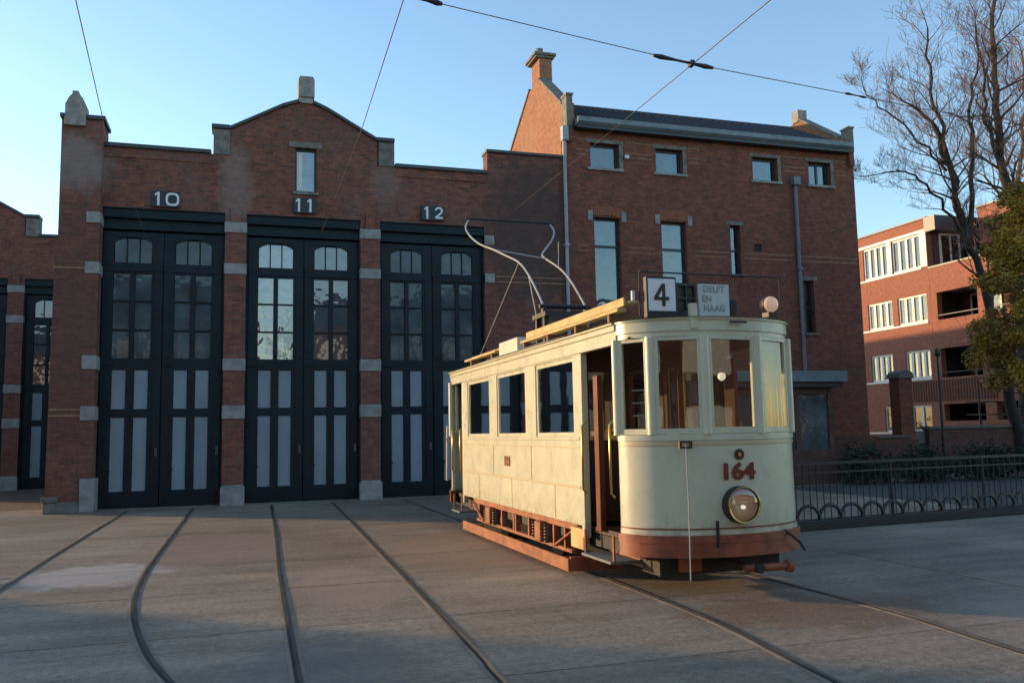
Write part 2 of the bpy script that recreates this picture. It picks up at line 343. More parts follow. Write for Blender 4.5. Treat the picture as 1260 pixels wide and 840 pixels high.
        if smooth:
            for p in me.polygons: p.use_smooth = True
            me.set_sharp_from_angle(angle=math.radians(smooth))
        if bevel:
            b = o.modifiers.new('bevel', 'BEVEL'); b.width = bevel; b.segments = 2; b.limit_method = 'ANGLE'; b.angle_limit = math.radians(40)
        return o
def org(o):
    return Vector(o['_o']) if '_o' in o else Vector(o.location)
def thing(name, label, cat, loc=(0, 0, 0), group=None):
    o = bpy.data.objects.new(name, None); COL.objects.link(o); o.location = loc; o.empty_display_size = .3
    o['label'] = label; o['category'] = cat
    if group: o['group'] = group
    return o
def tag(o, label, cat, group=None):
    o['label'] = label; o['category'] = cat
    if group: o['group'] = group
    return o
def struct(o): o['kind'] = 'structure'; return o
def box(name, m, parent, *a, bevel=0): return MB().box(*a).build(name, m, parent, bevel=bevel)
_shared = {}
def piece(name, key, m, parent, loc, dims):
    """box piece with shared mesh; dims = (w,d,h) from its lower corner"""
    k = (key, tuple(round(d, 4) for d in dims), m.name)
    if k not in _shared:
        me = bpy.data.meshes.new(name); t = MB().box(0, dims[0], 0, dims[1], 0, dims[2]); me.from_pydata(t.v, [], t.f); me.materials.append(m); _shared[k] = me
    o = bpy.data.objects.new(name, _shared[k]); COL.objects.link(o); o.parent = parent; off = org(parent)
    o.location = (loc[0]-off.x, loc[1]-off.y, loc[2]-off.z)
    # sub-parts must know the origin they are measured from
    o['_o'] = tuple(loc)
    return o
def text(name, s, size, loc, rot, m, parent, ext=.004, bold=0.0, align='CENTER', sx=1.0):
    cu = bpy.data.curves.new(name, 'FONT'); cu.body = s; cu.size = size; cu.extrude = ext; cu.offset = bold; cu.align_x = align; cu.align_y = 'CENTER'; cu.resolution_u = 4
    t = bpy.data.objects.new(name, cu); COL.objects.link(t)
    dg = bpy.context.evaluated_depsgraph_get(); me = bpy.data.meshes.new_from_object(t.evaluated_get(dg)); bpy.data.objects.remove(t)
    R_ = Matrix.Translation(loc) @ rot @ Matrix.Diagonal((sx, 1, 1, 1)); me.transform(R_)
    off = org(parent); me.transform(Matrix.Translation(-off)); me.materials.clear(); me.materials.append(m)
    o = bpy.data.objects.new(name, me); COL.objects.link(o); o.parent = parent; o['_o'] = tuple(off)
    return o
RX = Matrix.Rotation(math.pi/2, 4, 'X')                     # text upright facing -Y
RL = Matrix.Rotation(-math.pi/2, 4, 'Z') @ RX               # facing -X

# ------------------------------------------------------------------ ground
g = MB(); 
g.add([(-700, -300, 0), (900, -300, 0), (900, 1200, 0), (-700, 1200, 0)], [(0, 1, 2, 3)])
gnd = struct(g.build('ground', M['ground']))
struct(MB().box(-30, -4.25, 24.2, 33.75, -.1, .004).build('pavement', M['pave']))
struct(MB().box(14.2, 60, 13.6, 21.0, -.1, .004).build('path', M['path']))

RAILS = [
 ('leftmost rail, the left one running to door 10', [(-2.46, 22.3), (-2.53, 15), (-2.54, 11), (-2.5, 6), (-2.2, 1), (-1.6, -5)]),
 ('rail curving rightwards toward the viewer from under the number 10 door', [(-1.01, 22.3), (-1.08, 14), (-1.07, 11.5), (-.98, 9.7), (-.74, 7.96), (-.42, 6.58), (.3, 4.4), (1.8, 1), (4, -4)]),
 ('rail running straight down from the left leaf of door 11', [(.80, 22.3), (.62, 15), (.52, 11.57), (.45, 8), (.42, 6.25), (.35, 2), (.3, -5)]),
 ('rail slanting from the right leaf of door 11 past the tram', [(2.27, 22.3), (2.0, 14), (1.86, 9.45), (1.75, 6.5), (1.71, 5.75), (1.6, 2), (1.55, -5)]),
 ('rail emerging under the near left corner of the tram', [(4.05, 22.3), (4.05, 14), (4.0, 10), (3.97, 7.0), (3.74, 4.96), (3.3, 1), (2.6, -5)]),
 ('rail emerging under the coupler at the right of the tram front', [(5.55, 22.3), (5.55, 14), (5.58, 8.24), (5.60, 6.5), (5.46, 5.17), (5.1, 1), (4.4, -5)]),
]
def catmull(pts, n=8):
    P = [Vector(p) for p in pts]; P = [P[0]*2-P[1]] + P + [P[-1]*2-P[-2]]; out = []
    for i in range(1, len(P)-2):
        for k in range(n):
            t = k/n; a, b, c_, d = P[i-1], P[i], P[i+1], P[i+2]
            out.append(.5*((2*b)+(c_-a)*t+(2*a-5*b+4*c_-d)*t*t+(3*b-a-3*c_+d)*t**3))
    out.append(P[-2]); return out
def ribbon(pts, a, b, z0, z1):
    mb = MB(); vs = []
    for i, p in enumerate(pts):
        t = (pts[min(i+1, len(pts)-1)]-pts[max(i-1, 0)]).normalized(); nn = Vector((t.y, -t.x))
        A, B = p+nn*a, p+nn*b; vs += [(A.x, A.y, z0), (A.x, A.y, z1), (B.x, B.y, z1), (B.x, B.y, z0)]
    fs = [(i*4+k, i*4+k+1, i*4+k+5, i*4+k+4) for i in range(len(pts)-1) for k in range(3)]
    mb.add(vs, fs); return mb
def rail_x(n_):
    c_ = catmull([Vector(p) for p in RAILS[n_][1]])
    def f(y):
        for p, q in zip(c_[:-1], c_[1:]):
            if q.y <= y <= p.y: return p.x+(q.x-p.x)*(p.y-y)/max(1e-6, p.y-q.y)
        return c_[0].x
    return f
def const(v): return lambda y: v
gx = [const(v) for v in (-14.4, -12, -9.6, -7.2, -4.85)] + [rail_x(i) for i in range(6)] + [const(v) for v in (7.6, 9.6, 11.6, 13.6, 15.6)]
rr = random.Random(3)
for a_, b_ in zip(gx[:-1], gx[1:]):
    y_ = 3.8
    while y_ < 22.2:
        h_ = min(2.1, 22.35-y_)
        if not (a_(y_) > 5 and y_ > 11.2) and not (a_(y_) < -4.3 and y_ > 21.9):
            ys_ = [y_+.010+(h_-.020)*k_/3 for k_ in range(4)]
            MB().prism([(a_(q)+.010, q) for q in ys_]+[(b_(q)-.010, q) for q in ys_[::-1]], 'z', -.05, .004+rr.uniform(-.0012, .0012)).build('concrete_slab', M['ground'], gnd)
        y_ += h_
for lab, pts in RAILS:
    c2 = catmull([Vector(p) for p in pts])
    t = thing('tram_rail', lab, 'rail', (pts[0][0], pts[0][1], 0), 'tram rails set in the yard')
    ribbon(c2, -.05, .065, -.02, .008).build('mortar_strip', M['lip'], t)
    ribbon(c2, -.020, .010, -.02, .014).build('rail_head', M['rail'], t)
    ribbon(c2, .010, .034, -.02, .011).build('groove', M['groove'], t)
# ------------------------------------------------------------------ depot
HB, HH, HC = 7.10, 7.36, 8.87
X0, BW, PW = -3.295, 2.902, .516
def door_leaf(par, x0, x1, y, pane_m):
    """one tall leaf: stiles/rails with arched top light, six panes, four lower panels"""
    y0, y1 = y, y+.07; w = x1-x0; cx = (x0+x1)/2
    hx0, hx1 = cx-.44, cx+.44
    cols = [(hx0, cx-.055), (cx+.055, hx1)]; pc = [(cx-.42, cx-.105), (cx+.085, cx+.40)]
    rows = [(3.64, 4.32), (4.36, 5.04), (5.08, 5.75)]
    holes = [(hx0, hx1, 6.02, 6.66)] + [(a, b, 3.64, 5.75) for a, b in cols] + [(a, b, q0, q1) for a, b in pc for q0, q1 in ((.42, 2.20), (2.40, 3.36))]
    lf = MB().wall(x0, x1, .03, HB-.30, holes, y0, y1).build('door_leaf', M['green'], par, bevel=.006)
    fr = MB()
    for (a, b) in [(x0+.02, cx-.50), (cx+.50, x1-.02)]: fr.box(a, b, y0-.02, y0-.002, .5, 3.3); fr.box(a, b, y0-.02, y0-.002, 3.66, 5.95)
    fr.box(x0+.02, x1-.02, y0-.03, y0-.002, 5.80, 5.95)
    fr.build('raised_moulding', M['green'], lf, bevel=.004)
    for z_ in (.9, 3.45, 5.9): MB().box(x0+.0, x0+.30, y0-.034, y0-.022, z_, z_+.05).build('hinge_strap', M['bar'], lf)
    MB().box(x1-.11, x1-.05, y0-.05, y0-.022, 1.25, 1.45).build('handle', M['steel'], lf)
    MB().box(x0+.01, x1-.01, y0-.018, y0-.002, .04, .34).build('kick_board', M['bar'], lf)
    # arch spandrels
    n = 10; arc = [(hx0+(hx1-hx0)*i/n, 6.52+.14*math.sin(math.pi*i/n)**.7) for i in range(n+1)]
    MB().prism([(hx0, 6.66)]+arc+[(hx1, 6.66)], 'y', y0+.012, y1-.01).build('arch_head', M['green'], lf)
    for bx in (hx0+(hx1-hx0)/3, hx0+(hx1-hx0)*2/3): piece('glazing_bar', 'g', M['bar'], lf, (bx-.014, y0+.014, 6.02), (.028, .036, .60))
    for a, b in cols:
        for k in (4.32, 5.04): piece('glazing_bar', 'g', M['bar'], lf, (a, y0+.014, k), (b-a, .036, .04))
    for i in range(3):
        a = hx0+(hx1-hx0)*i/3; piece('pane', 'p', pane_m, lf, (a+.016, y0+.045, 6.025), ((hx1-hx0)/3-.032, .006, .60))
    for a, b in cols:
        for q0, q1 in rows: piece('pane', 'p', pane_m, lf, (a+.005, y0+.045+random.uniform(-.004, .004), q0+.005), (b-a-.01, .006, q1-q0-.01))
    for a, b in pc:
        for q0, q1 in ((.42, 2.20), (2.40, 3.36)): piece('panel', 'p', M['panel'], lf, (a+.004, y0+.03, q0+.004), (b-a-.008, .012, q1-q0-.008))
    return lf
def depot_bay(par, D, k, dx, panes):
    a = X0+dx+k*(BW+PW); b = a+BW
    box('door_frame_head', M['green'], par, a, b, D+.12, D+.34, HB-.26, HB-.004)
    box('lintel_beam', M['green'], par, a+.002, b-.002, D+.03, D+.30, HB, HH-.002)
    box('lintel_flange', M['bar'], par, a+.002, b-.002, D-.01, D+.028, HB, HB+.03); box('lintel_flange', M['bar'], par, a+.002, b-.002, D-.01, D+.028, HH-.035, HH-.003)
    MB().box(a, a+.045, D+.16, D+.30, 0, HB-.27).box(b-.045, b, D+.16, D+.30, 0, HB-.27).build('door_post', M['green'], par)
    m_ = (a+b)/2
    door_leaf(par, a+.05, m_-.006, D+.2, panes[0]); door_leaf(par, m_+.006, b-.05, D+.2, panes[1])
    box('threshold', M['stone_d'], par, a, b, D+.02, D+.5, -.02, .028)
def stone(par, x0, x1, D, z0, z1, pr=.05, m='stone'): MB().box(x0, x1, D-pr, D+.18, z0, z1).build('stone_block', M[m], par, bevel=.012)
def pier(par, D, x0):
    x1 = x0+PW
    MB().box(x0+.002, x1-.002, D-.02, D+.40, .46, 6.85).build('pier', M['brick'], par)
    for z0, z1 in ((6.85, 7.12), (5.78, 6.05), (3.33, 3.63), (2.13, 2.46)): stone(par, x0-.015, x1+.015, D-.02, z0, z1, .03)
    MB().prism([(x0-.03, 0), (x1+.03, 0), (x1+.03, .44), (x1-.03, .50), (x0+.03, .50), (x0-.03, .44)], 'y', D-.10, D+.40).build('plinth_stone', M['stone'], par, bevel=.015)
    MB().box(x0+.14, x1-.14, D-.06, D-.0, 7.12, 7.52).build('pilaster_stem', M['brick'], par)
def gable_outline(dx):
    return [(-.31, HC), (-.31, 9.54), (1.0, 10.27), (1.60, 10.50), (2.16, 10.27), (3.48, 9.54), (3.48, HC)]
def depot_front(par, D, dx, left_end, right_end, bays, panes):
    """brick front with gable over the middle bay; dx shifts the whole design"""
    holes = [(X0+dx+k*(BW+PW), X0+dx+k*(BW+PW)+BW, -1, HH) for k in bays]
    gx0, gx1 = -.31+dx, 3.48+dx
    w0, w1 = 1.32+dx, 1.87+dx
    wall_top = MB().wall(left_end, right_end, 0, HC, [(h[0], h[1], 0, HH) for h in holes] + [(w0, w1, 8.02, HC)], D, D+.42)
    gz = [(p[0]+dx, p[1]) for p in gable_outline(dx)]
    wall_top.build('wall', M['brick'], par)
    # gable field in two halves and a piece above the window, butting on the wall top
    lf = [(gz[0][0], HC), (w0, HC), (w0, 10.27+(w0-(1.0+dx))/.60*.23), (1.0+dx, 10.27), (gz[1][0], 9.54)]
    rt = [(w1, HC), (gz[6][0], HC), (gz[5][0], 9.54), (2.16+dx, 10.27), (w1, 10.50-(w1-(1.6+dx))/.56*.23)]
    md = [(w0, 9.21), (w1, 9.21), (w1, 10.50-(w1-(1.6+dx))/.56*.23), (1.6+dx, 10.50), (w0, 10.27+(w0-(1.0+dx))/.60*.23)]
    MB().prism(lf, 'y', D, D+.42).prism(rt, 'y', D, D+.42).prism(md, 'y', D, D+.42).build('gable', M['brick'], par)
    # copings
    def cop(p, q, th=.09, ov=.07):
        MB().prism([(p[0], p[1]), (q[0], q[1]), (q[0], q[1]+th), (p[0], p[1]+th)], 'y', D-ov, D+.42+ov).build('coping', M['coping'], par, bevel=.01)
    cop((gz[1][0], 9.545), (gz[2][0], 10.275)); cop((gz[2][0], 10.275), (1.42+dx, 10.435)); cop((1.78+dx, 10.43), (gz[4][0], 10.275)); cop((gz[4][0], 10.275), (gz[5][0], 9.545))
    for (a, b) in ((-.74+dx, -.31+dx), (3.48+dx, 3.94+dx)):
        if a < left_end-.5: continue
        MB().box(a+.03, b, D-.03, D+.45, HC+.0, 9.54).build('shoulder_stone', M['stone_d'], par, bevel=.015)
        MB().box(a-.02, b, D-.09, D+.5, 9.545, 9.65).build('shoulder_cap', M['coping'], par, bevel=.01)
    fx = 1.6+dx
    MB().box(fx-.17, fx+.17, D-.06, D+.38, 10.42, 10.58).box(fx-.21, fx+.21, D-.1, D+.42, 10.58, 11.06).prism([(fx-.21, 11.06), (fx+.21, 11.06), (fx+.17, 11.15), (fx-.17, 11.15)], 'y', D-.1, D+.42).build('finial_stone', M['stone'], par, bevel=.02)
    # gable window
    fr = MB().wall(w0, w1, 8.02, 9.21, [(w0+.05, w1-.05, 8.08, 9.15)], D+.12, D+.18).build('window', M['frame_d'], par)
    piece('pane', 'p', M['pane_b'], fr, (w0+.05, D+.15, 8.08), (w1-w0-.1, .005, 1.07))
    MB().box(w0+.07, w0+.19, D+.140, D+.146, 8.1, 9.13).build('side_slat', M['white'], fr)
    MB().box(w0+.02, w1-.02, D+.30, D+.31, 8.0, 9.2).build('blind', M['curtain'], fr)
    MB().box(w0-.16, w1+.15, D-.03, D+.15, 9.212, 9.37).build('lintel_stone', M['stone_d'], par, bevel=.01)
    MB().box(w0-.06, w1+.06, D-.06, D+.12, 7.94, 8.02).build('sill', M['stone_d'], par, bevel=.01)
    for k, pn in zip(bays, panes): depot_bay(par, D, k, dx, pn)
    for xa, xb in ((left_end, -.76+dx), (3.96+dx, min(right_end, 6.58+dx))):
        if xb-xa > .3: MB().box(xa, xb, D-.07, D+.49, HC, HC+.10).build('coping', M['coping'], par, bevel=.01)
    # thin projecting course under the coping and courses of pale brick
    for z in (8.62,):
        if left_end < gx0-.4: box('brick_course', M['brick'], par, max(left_end, -3.25+dx), gx0-.45, D-.025, D-.001, z, z+.13)
        if 3.98+dx < right_end: box('brick_course', M['brick'], par, 3.98+dx, min(right_end, 6.56+dx), D-.025, D-.001, z, z+.13)

D = 22.796
dep = thing('tram_depot', 'brick tram depot with stepped gable and three tall green doors numbered 10, 11 and 12', 'depot', (1.6, D, 0))
depot_front(dep, D, 0, -3.25, 8.95, [0, 1, 2], [(M['pane'], M['pane']), (M['pane_b'], M['pane_m']), (M['pane'], M['pane'])])
pier(dep, D, X0+BW); pier(dep, D, X0+2*BW+PW)
# corner tower
TX0, TX1, TY = -4.2, -3.25, D-.34
MB().prism([(TX0-.04, 0), (TX1, 0), (TX1, 9.40), (TX0+.05, 9.40), (TX0+.05, 6.5), (TX0, 6.3)], 'y', TY, D+.6).build('tower', M['brick'], dep)
MB().box(TX0+.01, TX1+.06, TY-.06, D+.62, 9.40, 9.50).build('tower_cap', M['coping'], dep, bevel=.01)
MB().prism([(-4.08, 9.2), (-3.62, 9.2), (-3.62, 9.72), (-3.70, 9.90), (-3.79, 9.98), (-3.79, 10.06), (-3.93, 10.06), (-3.93, 9.98), (-4.0, 9.90), (-4.08, 9.72)], 'y', TY-.10, TY+.34).build('tower_finial', M['stone'], dep, bevel=.02)
for z0, z1 in ((6.85, 7.12), (5.62, 5.90), (3.33, 3.66), (2.13, 2.46)):
    MB().box(TX1-.30, TX1+.02, TY-.03, D+.19, z0, z1).build('stone_block', M['stone'], dep, bevel=.012)
MB().box(TX1-.26, TX1+.06, TY-.07, D+.2, 0, .78).build('plinth_stone', M['stone'], dep, bevel=.02)
MB().box(TX0-.10, TX0+.25, TY-.08, D, .26, .38).box(TX0-.06, TX1-.26, TY-.05, D, 0, .26).build('plinth_stone', M['stone_d'], dep, bevel=.015)
for z in (5.72, 2.22, 2.36): box('brick_band', M['band'], dep, TX0-.02, TX1-.30, TY-.012, TY+.02, z, z+.05)
# right blank wall, taller part
RX0, RX1 = 6.56, 8.92
MB().box(RX0, RX1, D-.004, D+.42, HC, 9.50).build('parapet_wall', M['brick'], dep)
MB().box(RX0-.03, RX1, D-.07, D+.49, 9.50, 9.58).build('coping', M['coping'], dep, bevel=.01)
for z0, z1 in ((6.85, 7.12), (5.78, 6.05), (3.33, 3.63), (2.13, 2.46)):
    stone(dep, X0+3*BW+2*PW, X0+3*BW+2*PW+.28, D, z0, z1, .03)
MB().box(X0+3*BW+2*PW, X0+3*BW+2*PW+.4, D-.08, D+.2, 0, .5).build('plinth_stone', M['stone'], dep, bevel=.015)
for z in (5.80, 5.95): box('brick_band', M['band'], dep, 6.75, RX1, D-.012, D-.001, z, z+.04)
# shed body and low roof; unseen far block raised to shade the apartments
MB().box(-4.15, 8.92, 36.0, 58, 0, 10.5).box(-4.15, 8.92, D+.62, 35.99, 0, 8.0).build('shed_wall', M['brick'], dep)
MB().prism([(-4.15, 8.0), (8.92, 8.0), (2.4, 8.75)], 'y', D+.62, 35.99).build('shed_roof', M['tile'], dep)
# number plates
def number_sign(x0, x1, z0, z1, digits, dcat):
    p = MB().box(x0, x1, D-.085, D-.055 if dcat == 'low' else D-.004, z0, z1).build('number_plate', M['plate'], dep, bevel=.005)
    w = (x1-x0)/len(digits)
    for i, ch in enumerate(digits):
        cx = x0+w*(i+.5); q = MB(); y0, y1 = D-.098, D-.0855; h0, h1 = z0+.03, z1-.03; t_ = .05
        if ch == '1': q.box(cx-.03, cx+.025, y0, y1, h0, h1).prism([(cx-.03, h1), (cx-.03, h1-.06), (cx-.085, h1-.10), (cx-.085, h1-.055)], 'y', y0, y1)
        elif ch == '0':
            cz, R1, R2 = (h0+h1)/2, .168, .115
            n = 20; vs = []; 
            for k in range(n):
                a = 2*math.pi*k/n
                sx_ = lambda r: math.copysign(abs(math.cos(a))**.7, math.cos(a))*r; sz_ = lambda r: math.copysign(abs(math.sin(a))**.7, math.sin(a))*r
                for r in (R1, R2):
                    for yy in (y0, y1): vs.append((cx+sx_(r)*.95, yy, cz+sz_(r)))
            fs = []
            for k in range(n):
                a, b = k*4, ((k+1) % n)*4
                fs += [(a, b, b+2, a+2), (a+1, a+3, b+3, b+1), (a, a+1, b+1, b), (a+2, b+2, b+3, a+3)]
            q.add(vs, fs)
        else:
            pts = [(-.09, .09), (-.05, .135), (0, .15), (.06, .135), (.09, .08), (.07, .02), (-.09, -.125), (.10, -.125)]
            for (a, b) in zip(pts[:-1], pts[1:]):
                d = Vector((b[0]-a[0], b[1]-a[1])); nn = Vector((-d.y, d.x)).normalized()*.024; cz = (h0+h1)/2; e = d.normalized()*.01
                q.prism([(cx+a[0]+nn.x-e.x, cz+a[1]+nn.y-e.y), (cx+b[0]+nn.x+e.x, cz+b[1]+nn.y+e.y), (cx+b[0]-nn.x+e.x, cz+b[1]-nn.y+e.y), (cx+a[0]-nn.x-e.x, cz+a[1]-nn.y-e.y)], 'y', y0+.001*len(q.v)/40, y1)
        q.build('numeral', M['white'], p)
number_sign(-2.14, -1.49, 7.40, 7.80, '10', '')
number_sign(1.28, 1.86, 7.44, 7.85, '11', '')
number_sign(4.66, 5.30, 7.44, 7.84, '12', '')

# the neighbouring shed, set back on the left, same design
D2 = 33.8; DX = -10.78
dl = thing('depot_annex', 'brick depot shed set back in the yard, cut by the left edge of the photo', 'depot', (1.6+DX, D2, 0))
depot_front(dl, D2, DX, -10.9, -4.26, [1, 2], [(M['pane'], M['pane']), (M['pane_m'], M['pane'])])
pier(dl, D2, X0+DX+BW+BW+PW)
MB().box(-14.2, -10.9, D2, D2+.42, 0, HC).build('wall', M['brick'], dl)
MB().box(-14.2, -4.3, D2+.62, 50, 0, 8.0).build('shed_wall', M['brick'], dl)

# ------------------------------------------------------------------ office house
OX0, OX1, DO = 8.96, 18.92, D-.002
off = thing('office_house', 'three storey dark brick office house with tiled roof, stone shouldered gables and chimney', 'house', (14, D, 0))
tops = [(9.70, 10.62), (11.82, 12.72), (15.15, 16.05), (17.20, 18.02)]
tall = [(9.76, 10.58, 4.9), (11.92, 12.75, 4.9)]
holes = [(a, b, 9.30, 10.05) for a, b in tops] + [(a, b, z, 7.83) for a, b, z in tall] + [(14.25, 14.60, 6.30, 7.83), (15.07, 15.35, 7.06, 7.29), (16.80, 17.15, 4.55, 6.20), (9.8, 10.7, 1.0, 3.3), (12.0, 12.9, 3.5, 4.4)]
MB().wall(OX0, OX1, 0, 10.45, holes, DO, DO+.4).build('wall', M['brick_o'], off)
BK = 28.8
MB().wall(DO+.4, BK, 0, 10.45, [], OX1-.4, OX1, 'x').box(OX0, OX1, BK, BK+.3, 0, 10.45).build('rear_wall', M['brick_o'], off)
# gable walls
gp = [(DO+.06, 10.452), (BK+.3, 10.452), (BK-.1, 11.0), (25.95, 12.75), (25.0, 12.75), (DO+.25, 11.22), (DO+.06, 11.22)]
gl_ = [(DO+.42, 8.0), (BK+.3, 8.0), (BK+.3, 10.45), (DO+.42, 10.45)]
MB().prism(gp, 'x', OX0, OX0+.30).prism(gl_, 'x', OX0, OX0+.30).build('gable_wall', M['brick_g'], off)
gpr = [(DO+.06, 10.452), (BK+.3, 10.452), (BK-.1, 10.8), (25.7, 12.3), (25.0, 12.3), (DO+.25, 10.98), (DO+.06, 10.98)]
MB().prism(gpr, 'x', OX1-.30, OX1-.003).build('gable_wall', M['brick_g'], off)
for x, za, zb in ((OX0, 11.24, 12.752), (OX1-.3, 11.0, 12.302)):
    MB().prism([(DO+.28, za), (25.0, zb), (25.0, zb+.09), (DO+.28, za+.09)], 'x', x-.04, x+.34).prism([(25.95, zb), (BK-.1, 11.0), (BK-.1, 11.1), (25.95, zb+.09)], 'x', x-.04, x+.34).build('gable_coping', M['stone_d'], off, bevel=.01)
for x, z1 in ((OX0-.02, 11.38), (OX1-.22, 11.24)):
    MB().box(x, x+.20, DO-.13, DO+.24, 10.45, z1).build('shoulder_stone', M['stone_d'], off, bevel=.02)
    MB().box(x-.02, x+.22, DO-.17, DO+.27, z1, z1+.06).build('shoulder_cap', M['stone'], off, bevel=.01)
    MB().box(x+.01, x+.19, DO-.10, DO-.001, 10.0, 10.45).build('shoulder_corbel', M['brick_o'], off)
# chimney on the left gable
ch = MB().box(OX0+.02, OX0+.44, 25.0, 25.75, 12.2, 13.55).build('chimney', M['brick_g'], off)
MB().box(OX0-.12, OX0+.51, 24.93, 25.82, 13.5, 13.57).box(OX0-.17, OX0+.56, 24.88, 25.87, 13.572, 13.66).build('chimney_cap', M['stone_d'], ch, bevel=.01)
MB().lathe([(.12, 0), (.10, .28), (.12, .3)], (OX0+.18, 25.4, 13.66)).build('chimney_pot', M['stone_d'], ch, smooth=40)
MB().box(OX1-.36, OX1+.0, 25.0, 25.4, 12.3, 12.72).build('chimney', M['stone'], off, bevel=.02)
# roof and gutter
MB().prism([(DO+.0, 10.74), (25.5, 12.16), (BK+.1, 10.74), (BK+.1, 10.47), (DO+.0, 10.47)], 'x', OX0+.302, OX1-.302).build('roof', M['tile'], off)
tl = MB(); rx = OX0+.36
while rx < OX1-.4:
    tl.tube([(rx, DO-.10, 10.70), (rx, 25.45, 12.18)], .032, 5); rx += .235
o = tl.build('roof_tiles', M['tile'], off, smooth=50); o['kind'] = 'stuff'
MB().tube([(OX0+.3, 25.5, 12.18), (OX1-.3, 25.5, 12.18)], .09, 8).build('ridge', M['tile'], off)
MB().prism([(DO-.38, 10.68), (DO-.38, 10.54), (DO-.30, 10.47), (DO-.003, 10.47), (DO-.003, 10.68)], 'x', OX0+.24, OX1-.28).build('gutter', M['lead'], off)
MB().box(OX0+.26, OX1-.3, DO-.28, DO-.004, 10.38, 10.468).build('gutter_shade', M['frame_d'], off)  # dark strip paints the shadow beneath the gutter
# windows
def window(par, x0, x1, z0, z1, D_, split=None, mull=None, back='curtain', gm='glass', frame='frame_d', th=.055, depth=.16):
    hs = []
    zz = [z0+th, z1-th] if split is None else [z0+th, split-th*.6, split+th*.6, z1-th]
    xx = [x0+th, x1-th] if mull is None else [x0+th, mull-th*.5, mull+th*.5, x1-th]
    for i in range(0, len(zz), 2):
        for j in range(0, len(xx), 2): hs.append((xx[j], xx[j+1], zz[i], zz[i+1]))
    w = MB().wall(x0, x1, z0, z1, hs, D_+depth, D_+depth+.06).build('window', M[frame], par)
    for h in hs: piece('pane', 'p', M[gm], w, (h[0], D_+depth+.03, h[2]), (h[1]-h[0], .004, h[3]-h[2]))
    if back: MB().box(x0+.01, x1-.01, D_+depth+.12, D_+depth+.125, z0, z1).build('curtain', M[back], w)  # with dim backing, a dark sheet stands for the unlit room
    return w
for i, (a, b) in enumerate(tops):
    window(off, a, b, 9.30, 10.05, DO, gm='glass_r', mull=(a+b)/2 if i == 3 else None, th=.07, back='curtain' if i < 3 else 'dim')
    MB().box(a-.10, b+.12, DO-.07, DO+.14, 9.22, 9.298).build('sill', M['stone'], off, bevel=.01)
    MB().box(a-.12, b+.14, DO-.02, DO+.1, 10.052, 10.17).build('lintel_stone', M['stone_d'], off, bevel=.008)
    MB().box(b+.002, b+.12, DO-.012, DO+.0, 9.30, 10.05).build('jamb_stone', M['stone_d'], off)
for a, b, z in tall:
    window(off, a, b, z, 7.83, DO, split=7.0, gm='glass_r', th=.06)
    n = 8; arch = [(a-.12+(b-a+.24)*i/n, 7.84+.05*math.sin(math.pi*i/n)) for i in range(n+1)]
    top = [(x_, z_+.27) for x_, z_ in arch][::-1]
    MB().prism(arch+top, 'y', DO-.02, DO+.0).build('arch_brickwork', M['soldier'], off)
    for x_ in (a-.2, b+.05): MB().box(x_, x_+.15, DO-.03, DO-.001, 7.72, 8.02).build('stone_block', M['stone'], off, bevel=.008)
    MB().box(a-.08, b+.08, DO-.06, DO+.14, z-.08, z-.002).build('sill', M['stone'], off, bevel=.01)
for a, b, z0, z1 in ((14.25, 14.60, 6.30, 7.83), (16.80, 17.15, 4.55, 6.20)):
    window(off, a, b, z0, z1, DO, split=(z0+z1)/2, gm='glass_r', back='dim' if a < 15 else 'curtain', th=.05)
    MB().box(a-.12, b+.12, DO-.02, DO+.1, z1+.002, z1+.12).build('lintel_stone', M['stone_d'], off, bevel=.008)
    MB().box(a-.06, b+.10, DO-.06, DO+.14, z0-.07, z0-.002).build('sill', M['stone_d'], off, bevel=.008)
box('vent_grille', M['dim'], off, 15.07, 15.35, DO+.06, DO+.09, 7.06, 7.29)
window(off, 9.8, 10.7, 1.0, 3.3, DO, split=2.6, back='dim'); window(off, 12.0, 12.9, 3.5, 4.4, DO, back='curtain', gm='glass_r')
for z in (6.80, 6.95): 
    for a, b in ((9.2, 9.55), (10.82, 11.68), (13.0, 14.12), (14.72, 16.45), (16.75, 18.9)): box('brick_band', M['band'], off, a, b, DO-.010, DO-.001, z, z+.035)
for z in (9.66, 9.80, 10.12):
    for a, b in ((9.25, 9.62), (10.82, 11.7), (12.9, 13.3), (16.25, 17.05), (18.2, 18.6)): box('brick_band', M['band'], off, a, b, DO-.010, DO-.001, z, z+.035)
box('alarm_lamp', M['white'], off, 10.78, 10.90, DO-.12, DO-.01, 9.62, 9.74, bevel=.03)
# downpipes
MB().tube([(8.86, DO-.09, .1), (8.86, DO-.09, 10.0)], .055, 10).box(8.78, 8.96, DO-.2, DO-.02, 10.0, 10.42).box(8.79, 8.93, DO-.17, DO-.0, 6.9, 6.98).box(8.79, 8.93, DO-.17, DO, 3.9, 3.98).build('downpipe', M['pipe'], off, smooth=40)
MB().tube([(16.60, DO-.09, 3.3), (16.60, DO-.09, 9.2)], .06, 10).box(16.48, 16.72, DO-.22, DO-.02, 9.2, 9.46).box(16.52, 16.68, DO-.17, DO-.0, 6.5, 6.6).build('downpipe', M['pipe_d'], off, smooth=40)
